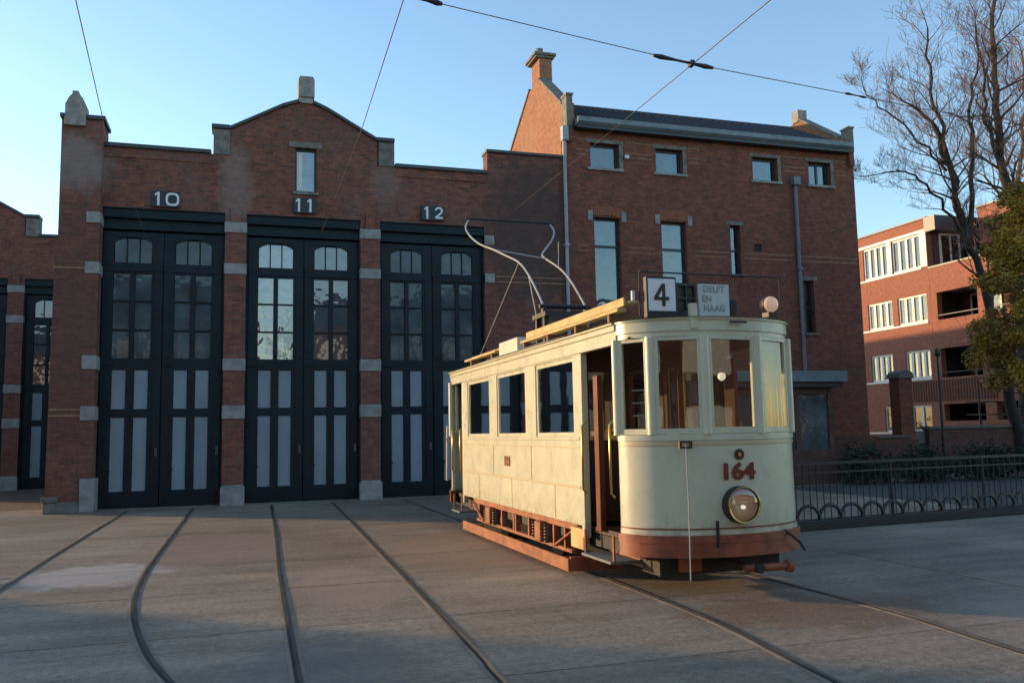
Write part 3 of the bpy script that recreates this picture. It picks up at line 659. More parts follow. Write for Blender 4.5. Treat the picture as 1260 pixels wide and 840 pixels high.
# porch
MB().box(11.6, 16.95, 21.2, DO-.003, 2.94, 3.26).build('porch_roof', M['lead'], off, bevel=.02)
MB().box(11.7, 16.85, 21.3, DO-.003, 2.80, 2.939).build('porch_beam', M['frame_d'], off)
pw = MB().wall(11.8, 16.6, 0, 2.8, [(12.0+1.15*i, 13.0+1.15*i, 1.0, 2.6) for i in range(4)], 21.5, 21.62).build('porch_wall', M['brick_w'], off)
MB().box(11.9, 16.5, 21.75, 21.78, 0, 2.8).build('curtain', M['dim'], pw)  # dark sheet painted for the unlit porch room, no curtain cloth
for i in range(4): piece('pane', 'p', M['pane'], pw, (12.0+1.15*i, 21.56, 1.0), (1.0, .005, 1.6))
MB().box(16.48, 16.6, 21.62, DO-.003, 0, 2.8).build('porch_side', M['brick_w'], off)
MB().box(17.2, 18.93, DO-.25, DO-.003, 0, 1.35).build('buttress', M['brick_w'], off)

# ------------------------------------------------------------------ tram
TX = 4.775; HWT = 1.0; YC = 8.33; YR = 15.80
tram = thing('tram', 'cream two axle tramcar number 164 with red brown bumper and a 4 route sign', 'tram', (TX, 12.1, 0))
def ell(front, k=1.0, n=24, depth=.62, hw=HWT, t0=0.0, t1=1.0):
    """plan outline of an end, from the -X side round to the +X side"""
    out = []
    for i in range(n+1):
        a = math.pi*(t0+(t1-t0)*i/n)
        u = -math.cos(a); x = TX+u*hw*k; y = YC-depth*math.sin(a)-(k-1)*hw*math.sin(a)
        out.append((x, y if front else (YC+YR)-y))
    return out
def shell(outl, outl2, z0, z1):
    mb = MB(); n = len(outl)
    vs = [(p[0], p[1], z) for z in (z0, z1) for p in outl]+[(p[0], p[1], z) for z in (z0, z1) for p in outl2]
    fs = []
    for i in range(n-1): fs += [(i, i+1, n+i+1, n+i), (2*n+i, 3*n+i, 3*n+i+1, 2*n+i+1), (i, 2*n+i, 2*n+i+1, i+1), (n+i, n+i+1, 3*n+i+1, 3*n+i)]
    fs += [(0, n, 3*n, 2*n), (n-1, 3*n-1, 4*n-1, 2*n-1)]
    return mb.add(vs, fs)
for fr_ in (True, False):
    E_ = ell(fr_); Ei = ell(fr_, .965)
    dash = shell(E_, Ei, .66, 1.55).build('dash_panel', M['cream'], tram, smooth=35)
    shell(ell(fr_, 1.012), ell(fr_, .99), .615, .66).build('dash_rim', M['cream'], tram, smooth=35)
    shell(ell(fr_, 1.010), ell(fr_, 1.0005), 1.50, 1.53).build('belt_moulding', M['cream_d'], tram, smooth=35)
    shell(ell(fr_, 1.015), ell(fr_, .96), 1.55, 1.61).build('sill_moulding', M['cream'], tram, smooth=35)
    shell(ell(fr_, 1.012), ell(fr_, 1.0005), .672, .684).build('lining_stripe', M['numred'], tram, smooth=35)
    shell(ell(fr_, 1.03), ell(fr_, .93), .40, .614).build('bumper', M['rust'], tram, smooth=35)
    shell(ell(fr_, 1.040), ell(fr_, 1.0305), .54, .612).build('bumper_strip', M['rust'], tram, smooth=35)
    shell(ell(fr_, .985), ell(fr_, .93), 2.60, 2.70).build('header', M['cream'], tram, smooth=35)
    shell(ell(fr_, 1.002), ell(fr_, .95), 2.655, 2.765).build('cornice', M['cream'], tram, smooth=35)
    shell(ell(fr_, 1.02), ell(fr_, .98), 2.766, 2.79).build('cornice_lip', M['cream'], tram, smooth=35)
    # faceted window band
    fy = (lambda y: y) if fr_ else (lambda y: YC+YR-y)
    N = [(3.775, 8.33), (3.985, 7.965), (4.475, 7.735), (5.085, 7.735), (5.60, 7.965), (5.775, 8.33)]
    NP = [(a, fy(b)) for a, b in N]
    for i, (x_, y_) in enumerate(NP):
        hw_ = .042
        MB().lathe([(hw_*1.25, 1.61), (hw_*1.25, 2.60)], (x_, y_+(.01 if fr_ else -.01), 0), n=8).build('window_post', M['cream'], tram, smooth=50)
    for i in range(5):
        A = Vector(NP[i]); B = Vector(NP[i+1]); d = (B-A); L_ = d.length; d.normalize(); nn = Vector((d.y, -d.x)) if fr_ else Vector((-d.y, d.x))
        def q(s_, o_): p = A+d*s_+nn*o_; return p
        def bar_(mb, s0, s1, z0, z1, o0=-.03, o1=.015):
            P_ = [q(s0, o0), q(s1, o0), q(s1, o1), q(s0, o1)]; mb.prism([(p.x, p.y) for p in P_], 'z', z0, z1)
        f_ = MB(); m_ = .045
        bar_(f_, 0, L_, 1.612, 1.67); bar_(f_, 0, L_, 2.565, 2.598); bar_(f_, 0, m_+.03, 1.67, 2.565); bar_(f_, L_-m_-.03, L_, 1.67, 2.565)
        wf = f_.build('window_frame', M['cream'], tram, bevel=.006)
        il = MB(); bar_(il, .02, m_+.0, 1.62, 2.59, -.055, -.032); bar_(il, L_-m_, L_-.02, 1.62, 2.59, -.055, -.032); il.build('inner_frame', M['wood_d'], tram)
        a_, b_ = q(m_+.02, -.008), q(L_-m_-.02, -.008)
        MB().add([(a_.x, a_.y, 1.66), (b_.x, b_.y, 1.66), (b_.x, b_.y, 2.57), (a_.x, a_.y, 2.57)], [(0, 1, 2, 3)]).build('pane', M['glass_t'], wf, normals=False)
        if i == 0 and fr_:
            gr = MB()
            for zz in (1.80, 1.93, 2.06): bar_(gr, m_+.11, L_-.07, zz, zz+.016, -.05, -.035)
            gr.build('window_guard', M['white'], tram)
# saloon sides
SY0, SY1 = 9.42, 14.92
wins = [(9.60, 10.98), (11.42, 12.82), (13.24, 14.62)]
for side in (-1, 1):
    xs = TX+side*HWT; xi = TX+side*(HWT-.07)
    MB().wall(SY0, SY1, 1.58, 2.56, [(a, b, 1.60, 2.54) for a, b in wins], xs, xi, 'x').build('side_pillars', M['cream'], tram, bevel=.008)
    MB().box(xs-side*.06, xs, SY0, SY1, .58, 1.578).build('side_panel', M['cream'], tram, bevel=.01)
    MB().box(xs-side*.05, xs+side*.012, SY0, SY1, 1.555, 1.597).build('sill_moulding', M['cream'], tram, bevel=.006)
    MB().box(xs-side*.0, xs+side*.010, SY0, SY1, 1.00, 1.03).build('waist_moulding', M['cream_d'], tram, bevel=.004)
    MB().box(xs, xs+side*.008, SY0, SY1, 1.47, 1.485).build('belt_moulding', M['cream_d'], tram)
    sm = MB()
    for yj in (11.2, 13.03): sm.box(xs, xs+side*.006, yj-.010, yj+.010, 1.03, 1.47)
    for yj in (10.3, 12.1, 13.9): sm.box(xs, xs+side*.005, yj-.008, yj+.008, .6, 1.0)
    sm.build('panel_joint', M['cream_d'], tram)
    MB().wall(SY0, SY1, .7, 2.58, [(a-.02, b+.02, 1.58, 2.56) for a, b in wins], xs-side*.075, xs-side*.095, 'x').build('inner_lining', M['wood_d'], tram)
    for a, b in wins:
        wf = MB().wall(a, b, 1.602, 2.538, [(a+.05, b-.05, 1.65, 2.49)], xs-side*.045, xs-side*.02, 'x').build('window_frame', M['cream'], tram)
        MB().add([(xs-side*.032, a+.04, 1.64), (xs-side*.032, b-.04, 1.64), (xs-side*.032, b-.04, 2.5), (xs-side*.032, a+.04, 2.5)], [(0, 1, 2, 3)]).build('pane', M['glass_t'], wf, normals=False)
        MB().box(xs-side*.13, xs-side*.10, b-.16, b-.08, 1.65, 2.5).build('window_strap', M['wood'], tram)
    # letterboard and roof edge run the whole length
    MB().box(xs-side*.07, xs+side*.004, YC, YR, 2.562, 2.70).build('letterboard', M['cream'], tram, bevel=.006)
    MB().box(xs-side*.07, xs+side*.022, YC, YR, 2.702, 2.765).build('cornice', M['cream'], tram, bevel=.008)
    MB().box(xs-side*.07, xs+side*.048, YC, YR, 2.766, 2.79).build('cornice_lip', M['cream'], tram, bevel=.006)
    for yj in (SY0-.04, SY1+.04): MB().box(xs-side*.08, xs+side*.002, yj-.045, yj+.045, .45, 2.56).build('corner_post', M['cream'], tram, bevel=.012)
    for ya, yb in ((YC+.0, YC+.03), (YR-.03, YR)): MB().box(xs-side*.06, xs, ya, yb, .62, 2.56).build('door_post', M['cream'], tram, bevel=.012)
text('side_number', '164', .20, (TX-HWT-.012, 12.30, 1.24), RL, M['rust_o'], tram, bold=.004)
# roof shell
mb = MB(); ny, nx = 60, 14; ys = []
for j in range(ny+1): ys.append(YC-.66+(YR-YC+1.32)*(.5-.5*math.cos(math.pi*j/ny)))
for y_ in ys:
    e = max(0, YC-y_, y_-YR)/.665; w_ = 1.06*math.sqrt(max(0, 1-e*e))
    for i in range(nx+1):
        u = -1+2*i/nx; mb.v.append((TX+u*w_, y_, 2.792+.20*(max(0, 1-abs(u)**2.4))*min(1, max(0, min(y_-YC+.66, YR+.66-y_)/3.2))**1.1))
for j in range(ny):
    for i in range(nx): a = j*(nx+1)+i; mb.f.append((a, a+1, a+nx+2, a+nx+1))
mb.build('roof', M['roofm'], tram, smooth=60)
# ceiling, floor, bulkheads, benches
MB().box(TX-.95, TX+.95, YC-.2, YR+.2, 2.60, 2.62).build('ceiling', M['wood_d'], tram)
MB().box(TX-.96, TX+.96, SY0, SY1, .62, .68).build('floor', M['wood_d'], tram)
MB().box(TX-.90, TX+.90, YC-.30, SY0-.03, .52, .58).build('platform_floor', M['wood_d'], tram)
MB().box(TX-.90, TX+.90, SY1+.03, YR+.30, .52, .58).build('platform_floor', M['wood_d'], tram)
for yb, sgn in ((SY0+.03, -1), (SY1-.06, 1)):
    MB().wall(TX-.94, TX+.94, .68, 2.6, [(TX-.33, TX+.33, .69, 2.4), (TX-.86, TX-.42, 1.55, 2.35), (TX+.42, TX+.86, 1.55, 2.35)], yb, yb+.05).build('bulkhead', M['wood_d'], tram)
    for a in (-.36, .30): MB().box(TX+a, TX+a+.07, yb-.02, yb-.001, .69, 2.3).build('door_post', M['wood'], tram)
    for a in (-.86, .42): 
        MB().add([(TX+a, yb+.025, 1.55), (TX+a+.44, yb+.025, 1.55), (TX+a+.44, yb+.025, 2.35), (TX+a, yb+.025, 2.35)], [(0, 1, 2, 3)]).build('pane', M['glass_t'], tram, normals=False)
for side in (-1, 1):
    MB().box(TX+side*.93, TX+side*.50, SY0+.2, SY1-.2, 1.02, 1.08).box(TX+side*.93, TX+side*.87, SY0+.2, SY1-.2, 1.08, 1.5).box(TX+side*.9, TX+side*.55, SY0+.25, SY1-.25, .68, 1.02).build('bench', M['wood'], tram)
# orange brown door edge post in the platform opening and sliding door
MB().box(TX-.97, TX-.90, 8.95, 9.07, .56, 2.28).build('door_edge', M['wood'], tram, bevel=.01)
MB().box(TX+.93, TX+.97, 8.49, 9.36, .60, 1.50).build('platform_gate', M['grey'], tram)
MB().box(TX+.90, TX+.95, 8.40, 8.50, .60, 2.50).build('door_leaf', M['plank'], tram)
MB().box(TX+.90, TX+.95, 9.15, 9.36, .60, 2.50).build('door_leaf', M['wood'], tram)
# driver's controller and brake
cc = MB().lathe([(.15, .58), (.15, 1.40), (.16, 1.42), (.16, 1.50), (.10, 1.56)], (4.52, 8.12, 0), n=16).build('controller', M['wood_d'], tram, smooth=40)
MB().tube([(4.52, 8.12, 1.56), (4.52, 8.12, 1.62), (4.66, 8.05, 1.64)], .016).build('handle', M['brass'], cc)
MB().tube([(4.98, 8.15, .58), (4.98, 8.15, 1.62)], .024, 8).build('brake_column', M['brass'], tram)
wv = [(4.98+.17*math.cos(a*math.pi/8), 8.15+.17*math.sin(a*math.pi/8), 1.63) for a in range(17)]
MB().tube(wv, .014, 6).tube([(4.81, 8.15, 1.63), (5.15, 8.15, 1.63)], .01).build('brake_wheel', M['brass'], tram)
MB().tube([(4.60, 9.30, .6), (4.60, 9.30, 2.58)], .018).tube([(5.1, 9.32, .6), (5.1, 9.32, 2.58)], .018).build('pole', M['brass'], tram)
MB().lathe([(.01, -.045), (.04, -.02), (.045, 0), (.035, .035), (.01, .045)], (5.00, 8.30, 2.22), n=12).build('cabin_bulb', M['bulb2'], tram, smooth=60)
MB().tube([(5.0, 8.30, 2.26), (5.0, 8.30, 2.60)], .008).build('lamp_rod', M['black'], tram)
# grab rails
for (x_, y_) in ((TX-HWT-.03, YC+.17), (TX-HWT-.03, SY0-.14), (TX-HWT-.03, SY1+.12), (TX-HWT-.03, YR-.18)):
    MB().tube([(x_+.04, y_, .96), (x_, y_, 1.0), (x_, y_, 1.72), (x_+.04, y_, 1.76)], .014, 8).build('grab_rail', M['brass'], tram, smooth=50)
MB().tube([(TX-HWT-.10, YR+.1, 1.55), (TX-HWT-.02, YR+.06, 1.52)], .02).tube([(TX-HWT-.08, YR+.08, .8), (TX-HWT-.06, YR+.08, 1.8)], .018, 8).build('grab_rail', M['bow'], tram)
# steps
for ya, yb in ((YC+.18, SY0-.1), (SY1+.12, YR-.18)):
    MB().box(TX-HWT-.06, TX-HWT+.30, ya, yb, .27, .30).build('step', M['grey'], tram, bevel=.006)
    MB().box(TX-HWT+.28, TX-HWT+.31, ya, yb, .30, .52).build('step_riser', M['rust'], tram)
    MB().box(TX-HWT-.02, TX-HWT+.0, ya, ya+.03, .30, .56).box(TX-HWT-.02, TX-HWT, yb-.03, yb, .30, .56).build('step_hanger', M['rust_o'], tram)
# underframe, truck
MB().box(TX-.86, TX+.86, YC-.25, YR+.25, .36, .50).build('underframe', M['dark'], tram)
MB().box(TX-.70, TX+.70, 8.10, 8.5, .19, .43).build('front_skirt', M['dark'], tram)
MB().box(TX-.50, TX-.25, 8.05, 8.098, .22, .36).build('skirt_plate', M['rust'], tram)
for side in (-1, 1):
    xo = TX+side*.93; xi = TX+side*.86
    MB().box(xi, xo, 9.75, 14.55, .485, .568).build('truck_top_bar', M['rust_o'], tram, bevel=.006)
    MB().box(xi, xo, 9.95, 14.35, .20, .245).build('truck_bottom_bar', M['rust_o'], tram, bevel=.006)
    for ya in (10.15, 10.55, 11.55, 12.15, 12.25, 12.85, 13.75, 14.15): MB().box(xi, xo+side*.006, ya, ya+.05, .245, .485).build('truck_strut', M['rust_o'], tram, bevel=.004)
    for yc_ in (10.95, 13.35):
        MB().box(xi-side*.02, xo+side*.10, yc_-.12, yc_+.12, .24, .50).build('axle_box', M['rust_o'], tram, bevel=.025)
        wh = MB().lathe([(.30, -.02), (.36, -.02), (.36, .06), (.39, .06), (.39, .09), (.30, .09)], (TX+side*.72, yc_, .395), 'x', 24).build('wheel', M['steel'], tram, smooth=40)
        for dy in (-.24, .24):
            hx = [(xo+side*.045+.035*math.cos(k*.9), yc_+dy+.035*math.sin(k*.9), .25+k*.0058) for k in range(40)]
            MB().tube(hx, .009, 5).build('coil_spring', M['steel'], tram, smooth=60)
    # leaf spring hanger and diagonal rods
    MB().tube([(xo+side*.02, 9.8, .50), (xo+side*.02, 10.5, .24)], .018).build('truss_rod', M['rust_o'], tram); MB().tube([(xo+side*.02, 14.5, .50), (xo+side*.02, 13.85, .24)], .018).build('truss_rod', M['rust_o'], tram)
    lb = MB().box(TX+side*1.10, TX+side*1.135, 9.55, 14.50, .055, .20).build('lifeguard_board', M['rust_o'], tram, bevel=.006)
    MB().box(TX+side*1.10, TX+side*.45, 9.55, 9.59, .055, .22).build('lifeguard_end', M['rust'], tram)
    for ya in (10.0, 11.9, 13.9): MB().box(TX+side*.93, TX+side*1.10, ya, ya+.04, .12, .16).build('board_bracket', M['rust_o'], tram)
MB().box(TX-.5, TX+.5, 9.9, 14.3, .28, .46).build('motor_casing', M['dark'], tram)
MB().box(TX-.98, TX-.90, 9.45, 9.85, .30, .54).build('sand_box', M['plank'], tram, bevel=.01)
# coupler
MB().tube([(TX+.0, 8.2, .30), (TX+.12, 7.55, .29)], .05, 10).build('coupler_bar', M['dark'], tram)
MB().tube([(TX-.02, 7.62, .29), (TX+.46, 7.60, .29)], .038, 10).lathe([(.06, 0), (.065, .05)], (TX+.44, 7.60, .29), 'x', 14).build('coupler', M['rust'], tram, smooth=40)
# front fittings
text('fleet_number', '164', .222, (4.775, 7.700, 1.225), RX, M['numred'], tram, ext=.006, bold=.008, sx=1.2)
MB().lathe([(.055, -.012), (.052, .0), (.03, .006)], (4.80, 7.708, 1.40), 'y', 14).build('crest', M['wood_d'], tram, smooth=40)
MB().lathe([(.022, -.02), (.02, -.01)], (4.80, 7.708, 1.40), 'y', 10).build('crest_boss', M['brass'], tram)
hl = MB().lathe([(.165, .09), (.182, .06), (.186, -.03), (.182, -.055), (.165, -.055), (.160, -.03), (.150, .055)], (4.77, 7.66, .905), 'y', 32, cap=False).build('headlight', M['black'], tram, smooth=40)
MB().lathe([(.180, -.058), (.182, -.064), (.174, -.070), (.164, -.066)], (4.77, 7.66, .905), 'y', 32, cap=False).build('rim', M['brass'], hl, smooth=50)
MB().lathe([(.158, -.045), (.13, .0), (.08, .03), (.02, .045)], (4.77, 7.66, .905), 'y', 32, cap=False).build('reflector', M['painted_reflector'], hl, smooth=60)
MB().lathe([(.160, -.058), (.12, -.075), (.06, -.084), (.01, -.086)], (4.77, 7.66, .905), 'y', 32, cap=False).build('lens', M['lens'], hl, smooth=60)
MB().lathe([(.01, -.05), (.02, -.03), (.02, 0)], (4.77, 7.64, .885), 'y', 10).build('bulb', M['bulb2'], hl, smooth=60)
MB().wall(4.145, 4.285, 1.47, 1.545, [(4.17, 4.26, 1.49, 1.525)], 7.715, 7.745).build('plate_holder', M['wood_d'], tram)
MB().tube([(4.215, 7.72, 1.50), (4.205, 7.69, .9), (4.20, 7.70, .2)], .0075, 6).build('hanging_rod', M['pipe'], tram)
MB().box(4.50, 4.515, 7.66, 7.70, .50, .76).build('coupling_pin', M['black'], tram)
MB().tube([(5.35, 7.80, .62), (5.48, 7.74, .50), (5.62, 7.86, .40)], .014).build('hose', M['black'], tram)
# roof front: route box 4, olive box, destination board
rb = MB().box(3.925, 4.265, 7.88, 7.95, 2.79, 3.215).build('route_box', M['black'], tram, bevel=.006)
MB().box(3.943, 4.247, 7.872, 7.879, 2.86, 3.19).build('route_plate', M['white'], rb)
n4 = MB(); cx4, z4 = 4.095, 3.025
n4.prism([(cx4+.035, z4-.115), (cx4+.035, z4-.055), (cx4+.078, z4-.055), (cx4+.078, z4-.022), (cx4+.035, z4-.022), (cx4+.035, z4+.115), (cx4+.002, z4+.115), (cx4-.088, z4-.022), (cx4-.088, z4-.055), (cx4-.002, z4-.055), (cx4-.002, z4-.115)], 'y', 7.864, 7.8715)
n4.build('numeral', M['black'], rb)
MB().prism([(cx4-.045, z4-.024), (cx4-.003, z4-.024), (cx4-.003, z4+.045)], 'y', 7.8625, 7.8638).build('numeral_gap', M['white'], rb)
ob = MB().wall(4.275, 4.50, 2.79, 3.16, [(4.295, 4.38, 2.87, 2.99), (4.395, 4.48, 2.87, 2.99), (4.295, 4.38, 3.01, 3.13), (4.395, 4.48, 3.01, 3.13)], 7.90, 8.08).build('lantern_box', M['frame_d'], tram)
MB().box(4.28, 4.495, 7.93, 7.94, 2.86, 3.14).build('lantern_panel', M['mesh_g'], ob)
db = MB().box(4.51, 4.865, 7.86, 7.89, 2.79, 3.15).build('destination_board', M['board'], tram, bevel=.004)
for s_, z_, sx_ in (('DELFT', 3.095, .0), ('EN', 2.995, -.085), ('HAAG', 2.895, .0)):
    text('lettering', s_, .095, (4.685+sx_, 7.857, z_), RX, M['boardtxt'], db, ext=.001, bold=.002, sx=.95)
MB().box(4.90, 5.02, 7.95, 8.12, 2.78, 3.02).build('whistle_box', M['dark'], tram, bevel=.03)
rl = MB().lathe([(.05, .10), (.085, .06), (.095, .0), (.095, -.02)], (5.395, 7.93, 2.965), 'y', 20).box(5.345, 5.445, 7.88, 8.0, 2.78, 2.88).build('roof_lamp', M['wood_d'], tram, smooth=40)
MB().lathe([(.088, -.021), (.078, -.05), (.045, -.07), (.01, -.075)], (5.395, 7.93, 2.965), 'y', 20).build('lamp_glass', M['bulb'], rl, smooth=60)
MB().tube([(3.90, 7.98, 3.275), (5.58, 7.98, 3.275)], .009).tube([(3.90, 8.0, 2.82), (3.90, 7.98, 3.275)], .010).tube([(5.58, 8.0, 2.82), (5.56, 7.98, 3.275)], .008).build('roof_rail', M['black'], tram)
MB().tube([(3.84, 8.02, 2.98), (3.84, 8.02, 3.08)], .022, 8).build('insulator', M['white'], tram)
MB().box(4.34, 4.42, 7.74, 7.80, 2.67, 2.93).build('lamp_bracket', M['cream'], tram, bevel=.01)
MB().box(4.74, 4.93, 7.655, 7.672, 2.725, 2.745).build('vent_slot', M['dark'], tram)
# roof planks, box
for x_, z_ in ((3.86, 2.93), (4.00, 3.02)):
    MB().box(x_, x_+.11, 8.46, 11.85, z_, z_+.035).build('roof_plank', M['plank'], tram, bevel=.005)
MB().box(3.955, 3.98, 8.50, 11.85, 3.0, 3.09).build('plank_edge', M['plank'], tram)
for y_ in (8.7, 9.7, 10.7, 11.7): MB().box(3.87, 4.25, y_, y_+.05, 2.80, 2.929).build('plank_support', M['plank_e'], tram)
MB().box(3.87, 4.15, 12.02, 12.95, 2.79, 3.05).build('resistor_box', M['boxw'], tram, bevel=.012)
MB().box(3.86, 3.97, 13.15, 15.10, 2.93, 2.965).box(4.0, 4.11, 13.15, 15.10, 2.99, 3.02).build('roof_plank', M['plank'], tram, bevel=.005)
MB().box(3.88, 4.1, 13.4, 13.46, 2.80, 2.929).build('plank_support', M['plank_e'], tram); MB().box(3.88, 4.1, 14.7, 14.76, 2.80, 2.929).build('plank_support', M['plank_e'], tram)
# bow collector
bc = MB().box(4.38, 5.22, 12.2, 12.8, 3.40, 3.47).box(4.40, 4.47, 12.3, 12.37, 2.95, 3.4).box(5.13, 5.2, 12.3, 12.37, 2.95, 3.4).box(4.40, 4.47, 12.65, 12.72, 2.95, 3.4).box(5.13, 5.2, 12.65, 12.72, 2.95, 3.4).build('bow_collector', M['black'], tram)
MB().tube([(4.38, 12.45, 3.58), (5.22, 12.45, 3.58)], .035, 8).box(4.42, 4.48, 12.4, 12.5, 3.47, 3.6).box(5.12, 5.18, 12.4, 12.5, 3.47, 3.6).build('pivot', M['black'], bc)
LA = [(4.44, 12.45, 3.60), (4.46, 12.7, 3.80), (4.5, 13.3, 4.23), (4.49, 13.76, 4.52), (4.4, 14.17, 4.71), (4.29, 14.61, 4.91), (4.16, 15.05, 5.10), (4.08, 15.42, 5.33), (4.07, 15.69, 5.55), (4.18, 15.9, 5.75)]
RA = [(5.14, 12.45, 3.60), (5.14, 12.7, 3.82), (5.19, 13.25, 4.18), (5.20, 13.75, 4.46), (5.16, 14.27, 4.71), (5.22, 14.62, 4.86), (5.45, 15.02, 5.08), (5.70, 15.37, 5.33), (5.86, 15.69, 5.57), (5.86, 15.9, 5.75)]
for A_ in (LA, RA): MB().tube([tuple(p) for p in catmull(A_, 4)], .017, 8).build('bow_arm', M['bow'], bc, smooth=60)
MB().tube([(4.12, 15.9, 5.775), (5.92, 15.9, 5.775)], .02, 8).build('contact_bar', M['black'], bc, smooth=60)
MB().tube([LA[5], RA[4]], .012, 6).tube([(4.5, 13.3, 4.23), (4.52, 13.0, 3.5)], .010).tube([(5.2, 13.75, 4.46), (5.2, 13.72, 4.9)], .008).build('brace', M['bow'], bc)
MB().tube([LA[3], (4.2, 15.3, 3.05)], .006, 5).build('bow_rope', M['bow'], bc)

# ------------------------------------------------------------------ overhead wires
def wire(label, pts, r=.0055, thin=None):
    t = thing('overhead_wire', label, 'wire', pts[0]); MB().tube(pts, [r if p[1] < (thin or 99) else .0022 for p in pts], 6).build('wire', M['wire'], t)
    return t
def sag(a, b, s, n=14): return [(a[0]+(b[0]-a[0])*i/n, a[1]+(b[1]-a[1])*i/n, a[2]+(b[2]-a[2])*i/n-s*4*(i/n)*(1-i/n)) for i in range(n+1)]
wire('leftmost overhead wire, slanting down to the depot tower', [(-.9, 0, 5.86), (-1.54, 8.77, 5.85), (-1.76, 12.2, 5.85), (-1.78, 12.6, 5.85), (-1.95, D-.06, 5.86)], thin=12.3)
wire('overhead wire above the number 11 track, ending against the gable', [(1.35, 0, 5.86), (1.47, 7.94, 5.85), (1.56, 11.5, 5.85), (1.565, 12.3, 5.85), (1.6, D-.06, 5.86)], thin=12)
wire('overhead trolley wire above the tram, crossing the span wire', [(4.95, -2, 5.86), (4.95, 7, 5.85), (4.95, 9.9, 5.85), (4.95, 10.4, 5.85), (4.95, 12.4, 5.85), (4.9, D-.06, 5.86)], thin=10.2)
sw = wire('long span wire running across the sky with black insulators', [(-8, 6.6, 6.1), (1.47, 7.90, 5.875), (3.31, 8.25, 5.865), (4.95, 8.58, 5.87), (7.37, 8.87, 5.86), (9.5, 9.15, 5.86), (23.8, 11.0, 6.4)], .0055)
def ins(p, q, r=.030):
    P, Q = Vector(p), Vector(q); pts = [P.lerp(Q, i/8) for i in range(9)]
    MB().tube(pts, [r*.6, r, r*.75, r*.5, r*.5, r*.5, r*.75, r, r*.6], 8).build('insulator', M['black'], sw, smooth=50)
ins((4.42, 8.49, 5.87), (5.26, 8.625, 5.87)); ins((1.46, 7.9, 5.876), (1.86, 7.975, 5.874)); ins((7.30, 8.86, 5.863), (7.66, 8.91, 5.862), .018)
MB().box(4.925, 4.975, 8.54, 8.62, 5.835, 5.90).build('wire_clamp', M['black'], sw)
pm = thing('wire_mast', 'thin dark mast behind the bare trees that carries the span wire', 'pole', (24.0, 11.0, 0))
MB().tube([(24.0, 11.0, 0), (24.0, 11.0, 7.0)], [.11, .07], 10).build('mast', M['pipe_d'], pm, smooth=50)

# ------------------------------------------------------------------ fence
fe = thing('iron_fence', 'low black iron fence with hoops along its foot, right of the tram', 'fence', (6.4, 11.9, 0))
A, B = Vector((6.2, 11.88, 0)), Vector((17.2, 12.98, 0)); L = (B-A).length; dv = (B-A).normalized(); pv = Vector((-dv.y, dv.x, 0))
def fbar(name, s0, s1, z0, z1, w=.02, m='black', par=None):
    a, b = A+dv*s0, A+dv*s1; P = [a-pv*w, b-pv*w, b+pv*w, a+pv*w]
    return MB().prism([(p.x, p.y) for p in P], 'z', z0, z1).build(name, M[m], par or fe)
fbar('top_rail', 0, L, 1.04, 1.085, .022); fbar('upper_rail', 0, L, .90, .925, .015); fbar('bottom_rail', 0, L, .145, .175, .018)
def shared(name, mb, key, m):
    if key not in _shared:
        me = bpy.data.meshes.new(name); me.from_pydata(mb.v, [], mb.f); me.materials.append(m); _shared[key] = me
    return _shared[key]
bar_me = shared('bar', MB().tube([(0, 0, .17), (0, 0, 1.05)], .0085, 6), 'fbar', M['black'])
hoop_pts = [(-.235*math.cos(math.pi*k/10)*dv.x, -.235*math.cos(math.pi*k/10)*dv.y, .17+.22*math.sin(math.pi*k/10)) for k in range(11)]
hoop_me = shared('hoop', MB().tube(hoop_pts, .030, 6), 'fhoop', M['black'])
def inst(name, me, par, loc):
    o = bpy.data.objects.new(name, me); COL.objects.link(o); o.parent = par; q = Vector(loc)-org(par); o.location = q; return o
s_ = .1
while s_ < L: inst('bar', bar_me, fe, A+dv*s_); s_ += .142
s_ = .3
while s_ < L: inst('hoop', hoop_me, fe, A+dv*s_-pv*.03); s_ += .455
s_ = 0
while s_ <= L+.01:
    p = A+dv*s_; MB().box(p.x-.018, p.x+.018, p.y-.018, p.y+.018, 0, 1.12).build('post', M['black'], fe); s_ += L/5
kb = MB().prism([((A+dv*a+pv*b).x, (A+dv*a+pv*b).y) for a, b in ((0, -.09), (L, -.09), (L, .09), (0, .09))], 'z', 0, .13).build('kerb', M['dark'], fe, bevel=.015)

# ------------------------------------------------------------------ garden wall, gate pillar, pole
WY = 24.0
gw = thing('garden_wall', 'long dark brick garden wall with coping, right of the gate pillar', 'wall', (21.7, WY, 0))
MB().box(22.35, 42, WY, WY+.3, 0, 1.50).build('wall', M['brick_w'], gw)
MB().box(22.3, 42, WY-.05, WY+.35, 1.50, 1.60).build('coping', M['coping'], gw, bevel=.01)
gt = thing('garden_gate', 'dark closed wooden gate between brick pillar and garden wall', 'gate', (21.95, WY, 0))
for k in range(6): piece('board', 'b', M['frame_d'], gt, (21.71+k*.107, WY+.1, .05), (.10, .03, 1.40))
MB().box(21.7, 22.34, WY+.13, WY+.16, .3, .4).box(21.7, 22.34, WY+.13, WY+.16, 1.2, 1.3).build('crossbar', M['frame_d'], gt)
gp_ = thing('gate_pillar', 'tall square brick gate pillar with dark domed cap beside the office house', 'pillar', (21.2, WY, 0))
MB().box(21.12, 21.66, WY-.12, WY+.34, 0, 3.22).build('shaft', M['brick_o'], gp_)
cp_ = MB(); n = 10
cp_.prism([(21.06, 3.22), (21.72, 3.22)] + [(21.39+.31*math.cos(math.pi*k/n), 3.30+.20*math.sin(math.pi*k/n)) for k in range(n+1)], 'y', WY-.18, WY+.40)
cp_.build('cap', M['coping'], gp_, bevel=.01)
